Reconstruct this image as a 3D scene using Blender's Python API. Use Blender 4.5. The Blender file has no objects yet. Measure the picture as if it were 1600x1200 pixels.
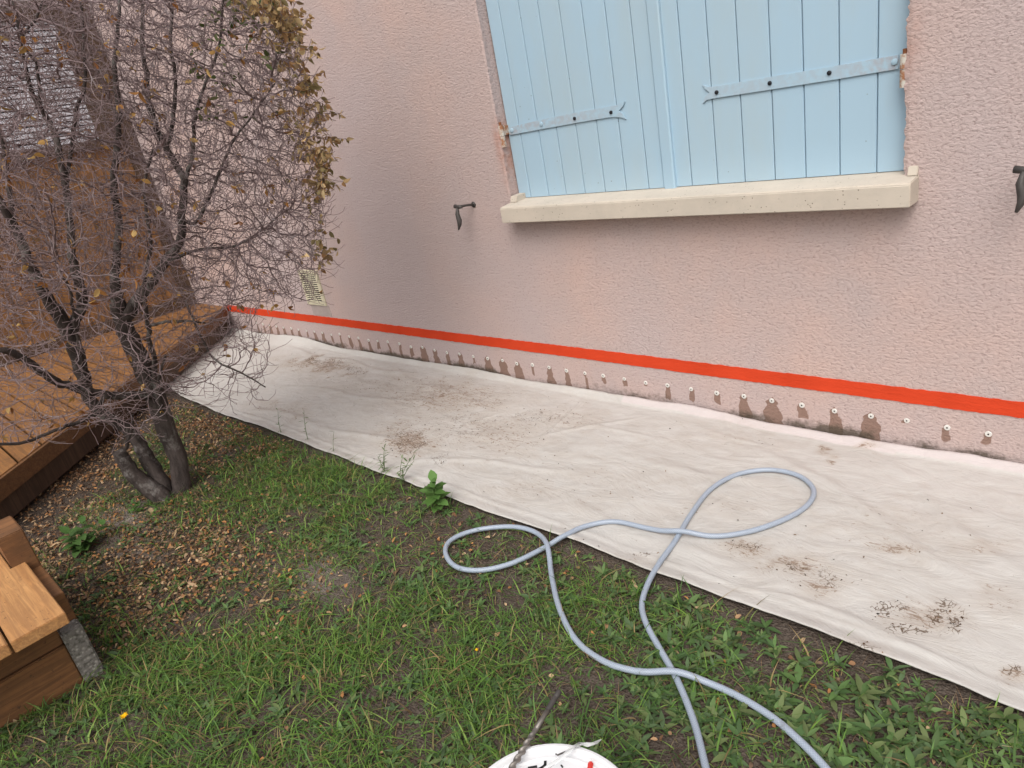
import bpy, bmesh, math, random
import numpy as np
from mathutils import Vector, Matrix, kdtree
random.seed(7); RNG = np.random.default_rng(7)
SC = bpy.context.scene
COL = SC.collection

# ------------------------------------------------------------------ camera
FOC = 1079.67                       # focal length for a 1600 px wide picture
D0, H0 = 2.1, 1.2                   # distance to the wall plane y=0, height over the lawn
def _rot():
    c = np.array([800, 600.]); vx = np.array([-340, 392.]); vz = np.array([1333, 3283.])
    def d(p):
        v = np.array([p[0]-c[0], -(p[1]-c[1]), -FOC]); return v/np.linalg.norm(v)
    X = -d(vx); Z = -d(vz); Z = Z-X*np.dot(X, Z); Z /= np.linalg.norm(Z); Y = np.cross(Z, X)
    return np.array([X, Y, Z])
ROT = _rot(); CAMP = np.array([0, -D0, H0])
cam_d = bpy.data.cameras.new('camera'); cam = bpy.data.objects.new('camera', cam_d); COL.objects.link(cam)
m = Matrix([list(ROT[i])+[float(CAMP[i])] for i in range(3)]+[[0, 0, 0, 1]])
cam.matrix_world = m
cam_d.sensor_width = 36; cam_d.lens = FOC*36/1600; cam_d.clip_start = 0.02; cam_d.clip_end = 500
SC.camera = cam
# ------------------------------------------------------------------ sky, sun, exposure (soft overcast)
SUN_EL, SUN_AZ = math.radians(52), math.radians(152)   # azimuth from +Y clockwise
w = bpy.data.worlds.new('World'); SC.world = w; w.use_nodes = True
nt = w.node_tree; bg = nt.nodes['Background']
sky = nt.nodes.new('ShaderNodeTexSky'); sky.sky_type = 'NISHITA'; sky.sun_disc = False
sky.sun_elevation = SUN_EL; sky.sun_rotation = SUN_AZ; sky.dust_density = 6; sky.air_density = 1.5
hs = nt.nodes.new('ShaderNodeHueSaturation'); hs.inputs['Saturation'].default_value = 0.30
nt.links.new(sky.outputs[0], hs.inputs['Color']); nt.links.new(hs.outputs[0], bg.inputs[0]); bg.inputs[1].default_value = 0.15
sd = bpy.data.lights.new('sun', 'SUN'); sun = bpy.data.objects.new('sun', sd); COL.objects.link(sun)
sd.energy = 0.6; sd.angle = math.radians(45); sd.color = (1, .97, .94)
sv = Vector((math.sin(SUN_AZ)*math.cos(SUN_EL), math.cos(SUN_AZ)*math.cos(SUN_EL), math.sin(SUN_EL)))
sun.rotation_euler = sv.to_track_quat('Z', 'Y').to_euler()
SC.view_settings.view_transform = 'Standard'; SC.view_settings.look = 'None'
SC.view_settings.gamma = 1; SC.view_settings.exposure = 0.30
SC.render.engine = 'CYCLES'; SC.cycles.max_bounces = 6

# ------------------------------------------------------------------ helpers: measuring
def ray(px, py):
    v = np.array([px-800, -(py-600), -FOC]); v = v/np.linalg.norm(v); return ROT@v
def at(px, py, z=None, x=None, y=None, dist=None):
    r = ray(px, py)
    t = (z-H0)/r[2] if z is not None else (y+D0)/r[1] if y is not None else x/r[0] if x is not None else dist
    return CAMP+r*t
def proj(P):
    v = (np.asarray(P)-CAMP)@ROT
    return 800+FOC*v[..., 0]/-v[..., 2], 600-FOC*v[..., 1]/-v[..., 2], -v[..., 2]
def _h(ix, iy, s):
    n = (ix.astype(np.int64)*374761393+iy.astype(np.int64)*668265263+s*1442695041) & 0xffffffff
    n = ((n ^ (n >> 13))*1274126177) & 0xffffffff
    return ((n ^ (n >> 16)) & 0xffff)/65535.0
def vn(x, y, s=0):                     # value noise 0..1
    x = np.asarray(x, float); y = np.asarray(y, float)
    ix = np.floor(x); iy = np.floor(y); fx = x-ix; fy = y-iy; fx = fx*fx*(3-2*fx); fy = fy*fy*(3-2*fy)
    a = _h(ix, iy, s); b = _h(ix+1, iy, s); c = _h(ix, iy+1, s); d = _h(ix+1, iy+1, s)
    return (a*(1-fx)+b*fx)*(1-fy)+(c*(1-fx)+d*fx)*fy
def fbm(x, y, s=0, o=4):
    t = 0; a = .5
    for i in range(o): t = t+a*vn(np.asarray(x)*2**i, np.asarray(y)*2**i, s+i*17); a *= .5
    return t/(1-.5**o)
def sm(a, b, x): t = np.clip((x-a)/(b-a), 0, 1); return t*t*(3-2*t)

# ------------------------------------------------------------------ helpers: objects
def tag(o, label=None, cat=None, group=None, kind=None):
    if label: o['label'] = label
    if cat: o['category'] = cat
    if group: o['group'] = group
    if kind: o['kind'] = kind
    return o
def empty(name, loc, label, cat, group=None):
    o = bpy.data.objects.new(name, None); COL.objects.link(o); o.location = loc; o.empty_display_size = .05
    return tag(o, label, cat, group)
def link(name, me, mat, parent=None, smooth=False):
    o = bpy.data.objects.new(name, me); COL.objects.link(o)
    if mat: me.materials.append(mat)
    if parent is not None:
        o.parent = parent; o.matrix_parent_inverse = Matrix.Translation(-Vector(parent.location)) if parent.parent is None else Matrix()
    if smooth: me.shade_smooth()
    return o
def npmesh(name, V, F, mat, parent=None, smooth=False, col=None, attrs=None, uv=None):
    """V (n,3); F list of (m,k) arrays of one size each"""
    me = bpy.data.meshes.new(name); V = np.asarray(V, np.float32)
    F = [np.asarray(f, np.int32) for f in (F if isinstance(F, list) else [F]) if len(f)]
    me.vertices.add(len(V)); me.vertices.foreach_set('co', V.ravel())
    loops = np.concatenate([f.ravel() for f in F]); tot = np.concatenate([np.full(len(f), f.shape[1], np.int32) for f in F])
    me.loops.add(len(loops)); me.loops.foreach_set('vertex_index', loops)
    me.polygons.add(len(tot)); me.polygons.foreach_set('loop_start', (np.cumsum(tot)-tot).astype(np.int32))
    me.update(calc_edges=True)
    if col is not None:
        a = me.color_attributes.new('Col', 'FLOAT_COLOR', 'POINT')
        c = np.ones((len(V), 4), np.float32); c[:, :3] = col; a.data.foreach_set('color', c.ravel())
    for k, v in (attrs or {}).items():
        a = me.attributes.new(k, 'FLOAT', 'POINT'); a.data.foreach_set('value', np.asarray(v, np.float32).ravel())
    if uv is not None:
        l = me.uv_layers.new(name='UVMap'); l.data.foreach_set('uv', np.asarray(uv, np.float32)[loops].ravel())
    me.validate()
    if not smooth: me.shade_flat()
    return link(name, me, mat, parent, smooth)
class MB:                                # collects boxes, prisms, tubes into one mesh
    def __init__(s): s.b = bmesh.new()
    def box(s, x0, x1, y0, y1, z0, z1, bev=0, rot=None, piv=None):
        r = bmesh.ops.create_cube(s.b, size=1)['verts']
        for v in r: v.co = Vector(((x0+x1)/2+v.co.x*(x1-x0), (y0+y1)/2+v.co.y*(y1-y0), (z0+z1)/2+v.co.z*(z1-z0)))
        if bev:
            es = list({e for v in r for e in v.link_edges})
            r = bmesh.ops.bevel(s.b, geom=es, offset=bev, segments=2, affect='EDGES')['verts']
        if rot:
            bmesh.ops.rotate(s.b, verts=[v for v in r], cent=piv or (0, 0, 0), matrix=rot)
        return s
    def prism(s, pts, vec, bev=0):       # polygon (3d points) extruded by vec
        v0 = [s.b.verts.new(p) for p in pts]; v1 = [s.b.verts.new(Vector(p)+Vector(vec)) for p in pts]
        n = len(pts); fs = [s.b.faces.new(v0[::-1]), s.b.faces.new(v1)]
        for i in range(n): fs.append(s.b.faces.new((v0[i], v0[(i+1) % n], v1[(i+1) % n], v1[i])))
        bmesh.ops.recalc_face_normals(s.b, faces=fs)
        if bev: bmesh.ops.bevel(s.b, geom=list({e for f in fs for e in f.edges}), offset=bev, segments=2, affect='EDGES')
        return s
    def tube(s, pts, rad, n=12, cap=True, closed=False):
        pts = [Vector(p) for p in pts]; rad = rad if hasattr(rad, '__len__') else [rad]*len(pts)
        up = Vector((0, 0, 1)); rings = []
        for i, p in enumerate(pts):
            a = pts[i-1] if (i or closed) else p; b = pts[(i+1) % len(pts)] if (i < len(pts)-1 or closed) else p
            t = (b-a).normalized()
            if i == 0: u = t.cross(up if abs(t.z) < .9 else Vector((1, 0, 0))).normalized()
            else: u = (u-t*u.dot(t)).normalized()
            vv = t.cross(u)
            rings.append([s.b.verts.new(p+(u*math.cos(k*2*math.pi/n)+vv*math.sin(k*2*math.pi/n))*rad[i]) for k in range(n)])
        m_ = len(rings)
        for i in range(m_ if closed else m_-1):
            A, B = rings[i], rings[(i+1) % m_]
            for k in range(n): s.b.faces.new((A[k], A[(k+1) % n], B[(k+1) % n], B[k]))
        if cap and not closed: s.b.faces.new(rings[0][::-1]); s.b.faces.new(rings[-1])
        return s
    def build(s, name, mat, parent=None, smooth=False):
        me = bpy.data.meshes.new(name); s.b.normal_update(); s.b.to_mesh(me); s.b.free()
        o = link(name, me, mat, parent)
        if smooth: me.shade_smooth()
        return o
def auto(o, ang=35):
    me = o.data; me.shade_smooth()
    me.set_sharp_from_angle(angle=math.radians(ang)); return o

# ------------------------------------------------------------------ helpers: materials
class G:
    def __init__(s, name, rough=.8, spec=.3):
        s.m = bpy.data.materials.new(name); s.m.use_nodes = True; s.t = s.m.node_tree
        s.p = s.t.nodes['Principled BSDF']; s.set('Roughness', rough); s.set('Specular IOR Level', spec); s._c = None
    def set(s, k, v):
        if hasattr(v, 'is_linked') or hasattr(v, 'links'): s.t.links.new(v, s.p.inputs[k])
        else: s.p.inputs[k].default_value = (*v, 1) if isinstance(v, tuple) and len(v) == 3 and s.p.inputs[k].type == 'RGBA' else v
    def n(s, typ, out=0, props=None, **ins):
        nd = s.t.nodes.new('ShaderNode'+typ)
        for k, v in (props or {}).items(): setattr(nd, k, v)
        for k, v in ins.items():
            key = int(k[1:]) if k[0] == 'i' and k[1:].isdigit() else k.replace('_', ' ')
            sock = nd.inputs[key]
            if hasattr(v, 'links'): s.t.links.new(v, sock)
            else: sock.default_value = (*v, 1) if isinstance(v, tuple) and len(v) == 3 and sock.type == 'RGBA' else v
        return nd.outputs[out]
    def obj(s, sc=(1, 1, 1)):
        if s._c is None: s._c = s.t.nodes.new('ShaderNodeTexCoord').outputs['Object']
        return s.n('Mapping', Vector=s._c, Scale=sc)
    def noise(s, scale, detail=4, rough=.55, sc=(1, 1, 1), dist=0, vec=None):
        return s.n('TexNoise', Vector=vec or s.obj(sc), Scale=scale, Detail=float(detail), Roughness=rough, Distortion=float(dist))
    def vor(s, scale, sc=(1, 1, 1), feat='F1', vec=None):
        return s.n('TexVoronoi', props={'feature': feat}, Vector=vec or s.obj(sc), Scale=scale)
    def ramp(s, fac, *st):
        nd = s.t.nodes.new('ShaderNodeValToRGB'); s.t.links.new(fac, nd.inputs[0]); e = nd.color_ramp.elements
        while len(e) < len(st): e.new(.5)
        for i, (p, c) in enumerate(st):
            e[i].position = p; e[i].color = (c, c, c, 1) if isinstance(c, (int, float)) else (*c, 1)
        return nd.outputs[0]
    def math(s, op, a, b=0.0, clamp=False): return s.n('Math', props={'operation': op, 'use_clamp': clamp}, i0=a, i1=b)
    def mix(s, f, a, b, mode='MIX'):
        nd = s.t.nodes.new('ShaderNodeMix'); nd.data_type = 'RGBA'; nd.blend_type = mode
        for k, v in ((0, f), (6, a), (7, b)):
            if hasattr(v, 'links'): s.t.links.new(v, nd.inputs[k])
            else: nd.inputs[k].default_value = (*v, 1) if isinstance(v, tuple) else v
        return nd.outputs[2]
    def attr(s, name, out='Fac'):
        nd = s.t.nodes.new('ShaderNodeAttribute'); nd.attribute_name = name; return nd.outputs[out]
    def bump(s, h, strength=.5, dist=.005, prev=None):
        nd = s.t.nodes.new('ShaderNodeBump'); nd.inputs['Strength'].default_value = strength; nd.inputs['Distance'].default_value = dist
        s.t.links.new(h, nd.inputs['Height'])
        if prev: s.t.links.new(prev, nd.inputs['Normal'])
        s.set('Normal', nd.outputs[0]); return nd.outputs[0]

# stucco: flattened roughcast
def stucco():
    g = G('pink_stucco', .93, .15)
    n1 = g.noise(100, 4, .6, (1, 1, 1.45), .25); v = g.vor(125, (1, 1, 1.5), 'F1')
    n2 = g.noise(260, 2, .6); n3 = g.noise(3.2, 4, .6); n4 = g.noise(.9, 2)
    base = g.mix(g.ramp(n3, (.35, 0), (.7, 1)), (.475, .38, .36), (.54, .395, .352))
    base = g.mix(g.ramp(n4, (.4, 0), (.65, 1)), base, (.485, .398, .39))
    base = g.mix(g.ramp(n1, (.34, .55), (.46, 0)), base, (.33, .24, .225))
    wet = g.math('MULTIPLY', g.attr('wet'), 1.0)
    wet = g.ramp(g.math('ADD', wet, g.math('MULTIPLY', g.math('SUBTRACT', g.noise(60, 3), .5), .7)), (.38, 0), (.62, 1))
    base = g.mix(g.math('MULTIPLY', wet, .85), base, (.225, .135, .10))
    dr = g.math('ADD', g.attr('dirt'), g.math('MULTIPLY', g.math('SUBTRACT', g.noise(45, 5, .7), .5), 1.1))
    dr = g.ramp(dr, (.42, 0), (.85, 1))
    base = g.mix(g.math('MULTIPLY', dr, .85), base, (.095, .075, .055))
    ru = g.math('MULTIPLY', g.attr('rust'), g.ramp(g.noise(30, 4), (.3, .2), (.6, 1)))
    base = g.mix(ru, base, (.42, .15, .07))
    g.set('Base Color', base)
    h = g.math('ADD', g.math('MULTIPLY', g.ramp(n1, (.36, 0), (.50, .85), (.70, 1)), .9), g.math('MULTIPLY', v, .5))
    h = g.math('ADD', h, g.math('MULTIPLY', n2, .15))
    h = g.math('ADD', h, g.math('MULTIPLY', g.ramp(g.noise(62, 3, .6, (1, 1, 1.4), .2), (.40, 0), (.56, 1)), .45))
    g.bump(h, .46, .0038)
    return g.m
def wood(name, c1, c2, c3, axis='x', blotch=.35, scale=1.0, rough=.62):
    g = G(name, rough, .35)
    sc = {'x': (.06, 1, 1), 'y': (1, .06, 1), 'z': (1, 1, .06)}[axis]
    gr = g.noise(90*scale, 5, .65, sc, 1.0); gr2 = g.noise(22*scale, 3, .6, sc, 2.2)
    base = g.mix(g.ramp(gr2, (.3, 0), (.7, 1)), c1, c2)
    base = g.mix(g.ramp(gr, (.42, .55), (.6, 0)), base, c3)
    bl = g.noise(9, 5, .7); base = g.mix(g.math('MULTIPLY', g.ramp(bl, (.5, 0), (.72, 1)), blotch), base, c3)
    sp = g.noise(70, 3, .7); base = g.mix(g.math('MULTIPLY', g.ramp(sp, (.63, 0), (.70, 1)), .7), base, (.05, .03, .02))
    g.set('Base Color', base); g.bump(g.math('ADD', gr, g.math('MULTIPLY', gr2, .6)), .45, .0015); return g.m
def paint(name, c, dirt=(.35, .33, .28)):
    g = G(name, .48, .4)
    n = g.noise(5, 5, .65, (1, 1, .35)); n2 = g.noise(160, 3)
    b = g.mix(g.math('MULTIPLY', g.ramp(n, (.42, 0), (.75, 1)), .42), c, dirt)
    b = g.mix(g.math('MULTIPLY', g.ramp(g.vor(26), (.045, 1), (.07, 0)), g.ramp(g.noise(7), (.55, 0), (.6, .8))), b, (.12, .11, .10))
    r = g.attr('rust'); b = g.mix(g.math('MULTIPLY', r, g.ramp(g.noise(60, 4), (.35, 0), (.6, 1))), b, (.36, .15, .07))
    g.set('Base Color', b); g.bump(g.math('ADD', g.noise(30, 3, .6, (1, 1, .1)), g.math('MULTIPLY', n2, .15)), .12, .002); return g.m
def plain(name, c, rough=.6, spec=.4, metal=0, var=.25, vs=40, bump=.2, bs=120):
    g = G(name, rough, spec); g.set('Metallic', metal)
    d = tuple(x*(1-var) for x in c)
    g.set('Base Color', g.mix(g.ramp(g.noise(vs, 5, .65), (.35, 0), (.7, 1)), c, d)); g.bump(g.noise(bs, 4), bump, .001); return g.m
def colmat(name, rough=.6, spec=.3, trans=0, bump=None):
    g = G(name, rough, spec); c = g.attr('Col', 'Color'); g.set('Base Color', c)
    if trans:
        tr = g.n('BsdfTranslucent', Color=c); out = g.t.nodes['Material Output']
        mx = g.n('MixShader', Fac=trans, i1=g.p.outputs[0], i2=tr); g.t.links.new(mx, out.inputs[0])
    if bump: g.bump(g.noise(bump[0], 4), bump[1], .002)
    return g.m
M = {}
M['stucco'] = stucco()
M['blue'] = paint('blue_shutter_paint', (.36, .505, .615), (.40, .46, .46))
M['blue_iron'] = paint('blue_painted_iron', (.36, .51, .615), (.38, .45, .50))
M['deck'] = wood('deck_wood', (.33, .155, .050), (.235, .105, .036), (.12, .06, .028), 'x', .75)
M['deck_edge'] = wood('deck_edge_wood', (.20, .095, .038), (.15, .07, .028), (.07, .035, .018), 'x', .5)
M['cabin'] = wood('cabin_wood', (.31, .15, .055), (.20, .095, .036), (.08, .042, .02), 'z', .6, .6)
M['cabin_dark'] = wood('cabin_frame_wood', (.11, .07, .045), (.08, .045, .03), (.04, .025, .018), 'z', .5, .6)
M['step'] = wood('step_wood', (.56, .30, .12), (.44, .21, .075), (.24, .115, .05), 'x', .3)
M['step_dark'] = wood('step_riser_wood', (.26, .12, .048), (.19, .085, .035), (.09, .045, .022), 'y', .5)
M['iron'] = plain('weathered_iron', (.10, .09, .085), .6, .4, .5)
M['bolt'] = plain('dark_bolt', (.02, .02, .025), .5, .4, .3)
M['white_slat'] = plain('white_slats', (.60, .60, .65), .5, .3, 0, .25, 8)
M['cream'] = plain('cream_plastic', (.62, .57, .42), .5, .4, 0, .18, 12)
M['cavity_shade'] = plain('painted_cavity_shade', (.02, .018, .015), .9, .1)  # near-black surface colour standing in for the shade inside openings
M['plug'] = plain('white_plastic_plug', (.68, .66, .62), .5, .4, 0, .12, 60)
M['bucket'] = plain('white_bucket_plastic', (.70, .70, .71), .35, .4, 0, .10, 14, .1, 30)
M['black'] = plain('black_marker', (.02, .02, .02), .5)
M['red'] = plain('red_plastic', (.6, .05, .04), .4)
M['leafg'] = colmat('living_leaf', .6, .2, .25)
M['litter'] = colmat('dry_leaf', .8, .15, .12)
M['drytree'] = colmat('dry_leaf_on_tree', .7, .2, .4)
def sill_mat():
    g = G('cast_stone', .85, .2)
    b = g.mix(g.ramp(g.noise(6, 5, .65), (.35, 0), (.75, 1)), (.57, .50, .42), (.47, .42, .355))
    pit = g.math('MULTIPLY', g.ramp(g.vor(75), (.10, 1), (.17, 0)), g.ramp(g.noise(22, 3), (.47, 0), (.55, 1)))
    b = g.mix(g.math('MULTIPLY', pit, .85), b, (.16, .13, .10))
    b = g.mix(g.math('MULTIPLY', g.ramp(g.noise(45, 4, .7), (.55, 0), (.75, 1)), .35), b, (.40, .36, .30))
    g.set('Base Color', b); g.bump(g.math('SUBTRACT', g.noise(180, 3), pit), .4, .0015); return g.m
M['sill'] = sill_mat()
def tape_mat():
    g = G('red_tape_film', .75, .12)
    g.set('Base Color', g.mix(g.ramp(g.noise(6, 3), (.3, 0), (.7, 1)), (.62, .060, .020), (.54, .050, .016)))
    g.bump(g.math('ADD', g.math('MULTIPLY', g.noise(75, 3, .55, (1, 1, 1.7), .6), .8), g.noise(14, 3, .5, (.3, 1, 3))), .6, .0035); return g.m
M['tape'] = tape_mat()
def conc():
    g = G('exposed_aggregate', .9, .2)
    b = g.mix(g.ramp(g.vor(90), (.1, 0), (.5, 1)), (.42, .39, .35), (.22, .20, .18))
    b = g.mix(g.ramp(g.noise(60, 5, .7), (.5, 0), (.62, .8)), b, (.09, .085, .07))
    g.set('Base Color', b); g.bump(g.vor(90), .8, .004); return g.m
M['conc'] = conc()
def bark(name, c1, c2, c3):
    g = G(name, .85, .2)
    n = g.noise(26, 5, .7, (1, 1, .3)); l = g.noise(12, 4, .7)
    b = g.mix(g.ramp(n, (.35, 0), (.65, 1)), c1, c2)
    b = g.mix(g.ramp(l, (.54, 0), (.66, .8)), b, c3)
    g.set('Base Color', b); g.bump(g.math('ADD', n, g.noise(70, 5, .75, (1, 1, .4))), .95, .006); return g.m
M['bark'] = bark('limb_bark', (.036, .028, .025), (.095, .075, .068), (.23, .21, .195))
M['twig'] = bark('twig_bark', (.27, .20, .20), (.19, .135, .135), (.36, .31, .31))
def soil():
    g = G('garden_soil', .95, .1)
    n = g.noise(7, 6, .7); f = g.noise(120, 5, .75); c = g.noise(2.3, 3, .6)
    b = g.mix(g.ramp(n, (.35, 0), (.7, 1)), (.062, .045, .036), (.105, .082, .066))
    b = g.mix(g.math('MULTIPLY', g.ramp(f, (.45, 0), (.62, 1)), .6), b, (.17, .14, .115))
    b = g.mix(g.math('MULTIPLY', g.ramp(f, (.30, 1), (.43, 0)), .8), b, (.035, .025, .02))
    b = g.mix(g.math('MULTIPLY', g.attr('sand'), g.ramp(g.noise(35, 4), (.3, .5), (.6, 1))), b, (.30, .255, .225))
    g.set('Base Color', b); g.bump(g.math('ADD', f, g.vor(160)), .9, .006); return g.m
M['soil'] = soil()
def tarp_mat():
    g = G('canvas_dust_sheet', .85, .15)
    big = g.noise(3.0, 5, .65); med = g.noise(18, 6, .72, (.6, 1, 1), .6); fine = g.noise(85, 5, .75)
    b = g.mix(g.ramp(big, (.35, 0), (.7, 1)), (.515, .495, .47), (.475, .455, .43))
    lm = g.ramp(g.noise(6, 6, .75, (.6, 1, 1), .8), (.45, 0), (.75, .55)); b = g.mix(lm, b, (.40, .365, .33))
    b = g.mix(g.attr('pink'), b, (.54, .485, .475))
    ds = g.attr('smear'); dc = g.attr('crack')
    f1 = g.ramp(g.math('ADD', g.math('MULTIPLY', ds, .55), g.math('MULTIPLY', med, .75)), (.42, 0), (.95, 1))
    b = g.mix(g.math('MULTIPLY', f1, .58), b, (.37, .30, .24))
    f2 = g.ramp(g.math('ADD', g.math('MULTIPLY', g.math('ADD', ds, .10), .17), g.math('MULTIPLY', g.noise(75, 6, .8, (.35, 1, 1), 1.5), .8)), (.545, 0), (.60, 1))
    b = g.mix(g.math('MULTIPLY', f2, .8), b, (.20, .13, .085))
    wv = g.n('VectorMath', props={'operation': 'ADD'}, i0=g.obj((1, 1, 1)), i1=g.n('VectorMath', props={'operation': 'SCALE'}, i0=g.n('TexNoise', 1, Vector=g.obj(), Scale=22.0, Detail=3.0), Scale=.05))
    cr = g.n('TexVoronoi', props={'feature': 'DISTANCE_TO_EDGE'}, Vector=wv, Scale=80.0)
    ck = g.ramp(g.math('MULTIPLY', dc, g.math('MULTIPLY', g.ramp(cr, (.0, 1), (.13, 0)), g.ramp(g.noise(30, 4, .7), (.42, 0), (.58, 1.0)))), (.14, 0), (.36, 1))
    b = g.mix(g.math('MULTIPLY', ck, .8), b, (.085, .048, .024))
    b = g.mix(g.math('MULTIPLY', g.ramp(g.math('ADD', dc, g.math('MULTIPLY', g.noise(60, 5, .8), 1.0)), (1.15, 0), (1.55, 1)), .75), b, (.20, .13, .07))
    g.set('Base Color', b)
    g.bump(g.math('ADD', g.math('MULTIPLY', g.noise(11, 6, .65, (.5, 1, 1), 1.6), 2.4), g.math('MULTIPLY', g.noise(500, 2), .2)), .5, .006); return g.m
M['tarp'] = tarp_mat()
def hose_mat():
    g = G('braided_hose', .32, .5)
    uv = g.t.nodes.new('ShaderNodeUVMap').outputs[0]
    sx = g.n('SeparateXYZ', 0, Vector=uv); sy = g.n('SeparateXYZ', 1, Vector=uv)
    a = g.math('SINE', g.math('MULTIPLY', g.math('ADD', sx, sy), 6.2832*8)); b_ = g.math('SINE', g.math('MULTIPLY', g.math('SUBTRACT', sx, sy), 6.2832*8))
    k = g.ramp(g.math('MAXIMUM', a, b_), (.72, 0), (.92, 1))
    c = g.mix(k, (.27, .32, .395), (.385, .43, .495))
    mud = g.ramp(g.noise(20, 6, .8), (.60, 0), (.76, 1))
    c = g.mix(g.math('MULTIPLY', mud, .7), c, (.15, .13, .12))
    g.set('Base Color', c); g.set('Subsurface Weight', .15); g.set('Subsurface Radius', (.01, .01, .01)); g.bump(k, .25, .0006); return g.m
M['hose'] = hose_mat()

# ================================================================== THE SETTING: ground
def gz(x, y):
    x = np.asarray(x, float); y = np.asarray(y, float)
    a = (fbm(x*2.2+9, y*2.2, 3)-.5)*.035+(fbm(x*9, y*9, 5)-.5)*.012
    return a*sm(-.86, -1.0, y)-.004
xs = np.concatenate([np.array([-60, -25, -12, -8, -6.5]), np.arange(-5.6, .9, .02), np.array([1.5, 3, 8, 25, 60])])
ys = np.concatenate([np.array([-60, -25, -12, -6, -4]), np.arange(-3.0, -.8, .02), np.array([-.5, .0, .3, 5, 60])])
XX, YY = np.meshgrid(xs, ys); ZZ = gz(XX, YY); gp = np.stack([XX, YY, ZZ], -1).reshape(-1, 3)
px_, py_, pd_ = proj(gp)
def blob(px, py, lst):
    r = np.zeros_like(px)
    for cx, cy, rx, ry, a in lst: r = np.maximum(r, a*np.exp(-(((px-cx)/rx)**2+((py-cy)/ry)**2)))
    return r
infr = (pd_ > .2)
sand = np.where(infr, blob(px_, py_, [(195, 812, 60, 22, 1), (500, 905, 45, 40, .7), (545, 700, 45, 20, .6), (215, 860, 40, 20, .5), (350, 690, 30, 20, .5)]), 0)
def gridF(ny, nx):
    i = np.arange(ny-1)[:, None]*nx+np.arange(nx-1)[None]; i = i.ravel(); return np.stack([i, i+1, i+nx+1, i+nx], -1)
g_ = npmesh('ground', gp, gridF(len(ys), len(xs)), M['soil'], smooth=True, attrs={'sand': sand})
tag(g_, kind='structure')

# ================================================================== HOUSE
house = empty('house', (-2, 0, 0), 'pink roughcast house wall with pale blue shutters above a cream stone sill', 'house')
OX0, OX1, OZ0, OZ1, WT = -2.050, -0.584, 0.822, 2.15, 2.9
# injection plugs along the damp line: px, py, half width m, length m, strength of the damp run
PL = [(1544.5, 678, .010, .05, .75), (1480, 668, .009, .06, .7), (1417, 657, .010, .02, .8), (1361, 650, .027, .12, 1.1), (1304, 642, .018, .12, 1.1),
      (1253, 633, .013, .06, .9), (1206, 626, .027, .12, 1.1), (1162.5, 619, .018, .11, 1.1), (1120, 614, .011, .05, .9), (1080, 608, .010, .06, .85),
      (1043, 602, .009, .07, .85), (1009, 598, .004, .02, .7), (975.5, 592, .009, .05, .85), (942.5, 587, .007, .04, .8), (914, 583, .006, .09, .7),
      (885, 579, .012, .10, .95), (858, 574, .019, .10, 1.05), (832, 570, .006, .06, .8), (807.5, 568, .026, .12, 1.1), (785, 563, .027, .12, 1.1), (762, 560, .028, .12, 1.1),
      (739.5, 557, .006, .05, .7), (718, 553, .022, .12, 1.0), (698.5, 551, .014, .10, .95), (679, 547, .020, .11, 1.0), (660, 542.5, .027, .12, 1.05)]
PL += [(x, y, random.uniform(.008, .022), random.uniform(.06, .12), random.uniform(.75, 1.05)) for x, y in
       [(642, 542), (624, 537), (606, 534), (590, 532.5), (576, 531.5), (560, 528), (545.6, 526), (530.5, 522), (517.6, 523), (503.6, 520), (491, 518),
        (479, 516.6), (466.4, 515), (455, 513), (443, 511.7), (432, 510), (421, 508), (411, 506.5), (401, 505)]]
plugs = [(at(a, b, y=0), c, d, e) for a, b, c, d, e in PL]
def patch(X, Y, Z, off): n, m_ = X.shape; return np.stack([X, Y, Z], -1).reshape(-1, 3), gridF(n, m_)+off
VS, FS = [], []; off = 0
def addp(xl, zl, y=0, fx=None):
    global off
    X, Z = np.meshgrid(xl, zl); Y = np.full_like(X, y, dtype=float)
    if fx: X, Y, Z = fx(X, Y, Z)
    v, f = patch(X, Y, Z, off); VS.append(v); FS.append(f); off += len(v)
SX = np.arange(-5.6, .8001, .005); SZ = np.linspace(0, .30, 76)
addp(SX, SZ)
addp([-9, -5.6], [-.3, 2.9]); addp([.8, 4], [-.3, 2.9]); addp([-5.6, .8], [-.3, 0])
addp([-5.6, -2.25], [.30, 2.9])
jz = np.arange(OZ0, OZ1+.001, .004)
jl = lambda z: OX0+(vn(z*110, 3, 1)-.5)*.003+(vn(z*20, 7, 2)-.5)*.003
jr = lambda z: OX1+(vn(z*110, 13, 4)-.5)*.007+(vn(z*20, 17, 5)-.5)*.005
def fl(X, Y, Z): X = X.copy(); X[:, -1] = jl(Z[:, -1]); Y[:, -1] += .003; return X, Y, Z
def fr(X, Y, Z): X = X.copy(); X[:, 0] = jr(Z[:, 0]); Y[:, 0] += .003; return X, Y, Z
addp(np.linspace(-2.25, OX0, 21), jz, 0, fl)
addp(np.linspace(OX1, -.38, 21), jz, 0, fr)
addp([-2.25, -.38], [.30, OZ0]); addp([-2.25, -.38], [jz[-1], 2.9]); addp([-.38, .8], [.30, 2.9])
# reveals
for jf, sgn in ((jl, 1), (jr, -1)):
    Z = np.repeat(jz[:, None], 9, 1); t = np.linspace(0, 1, 9)[None]; t = t**.5*1.0; e_ = np.clip(t*3, 0, 1); X = jf(jz)[:, None]*(1-e_)+(OX0-.002 if sgn > 0 else OX1+.002)*e_+Z*0; t = t**2; Y = .003+t*.16+Z*0
    v, f = patch(X, Y, Z, off); VS.append(v); FS.append(f if sgn < 0 else f[:, ::-1]); off += len(v)
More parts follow.
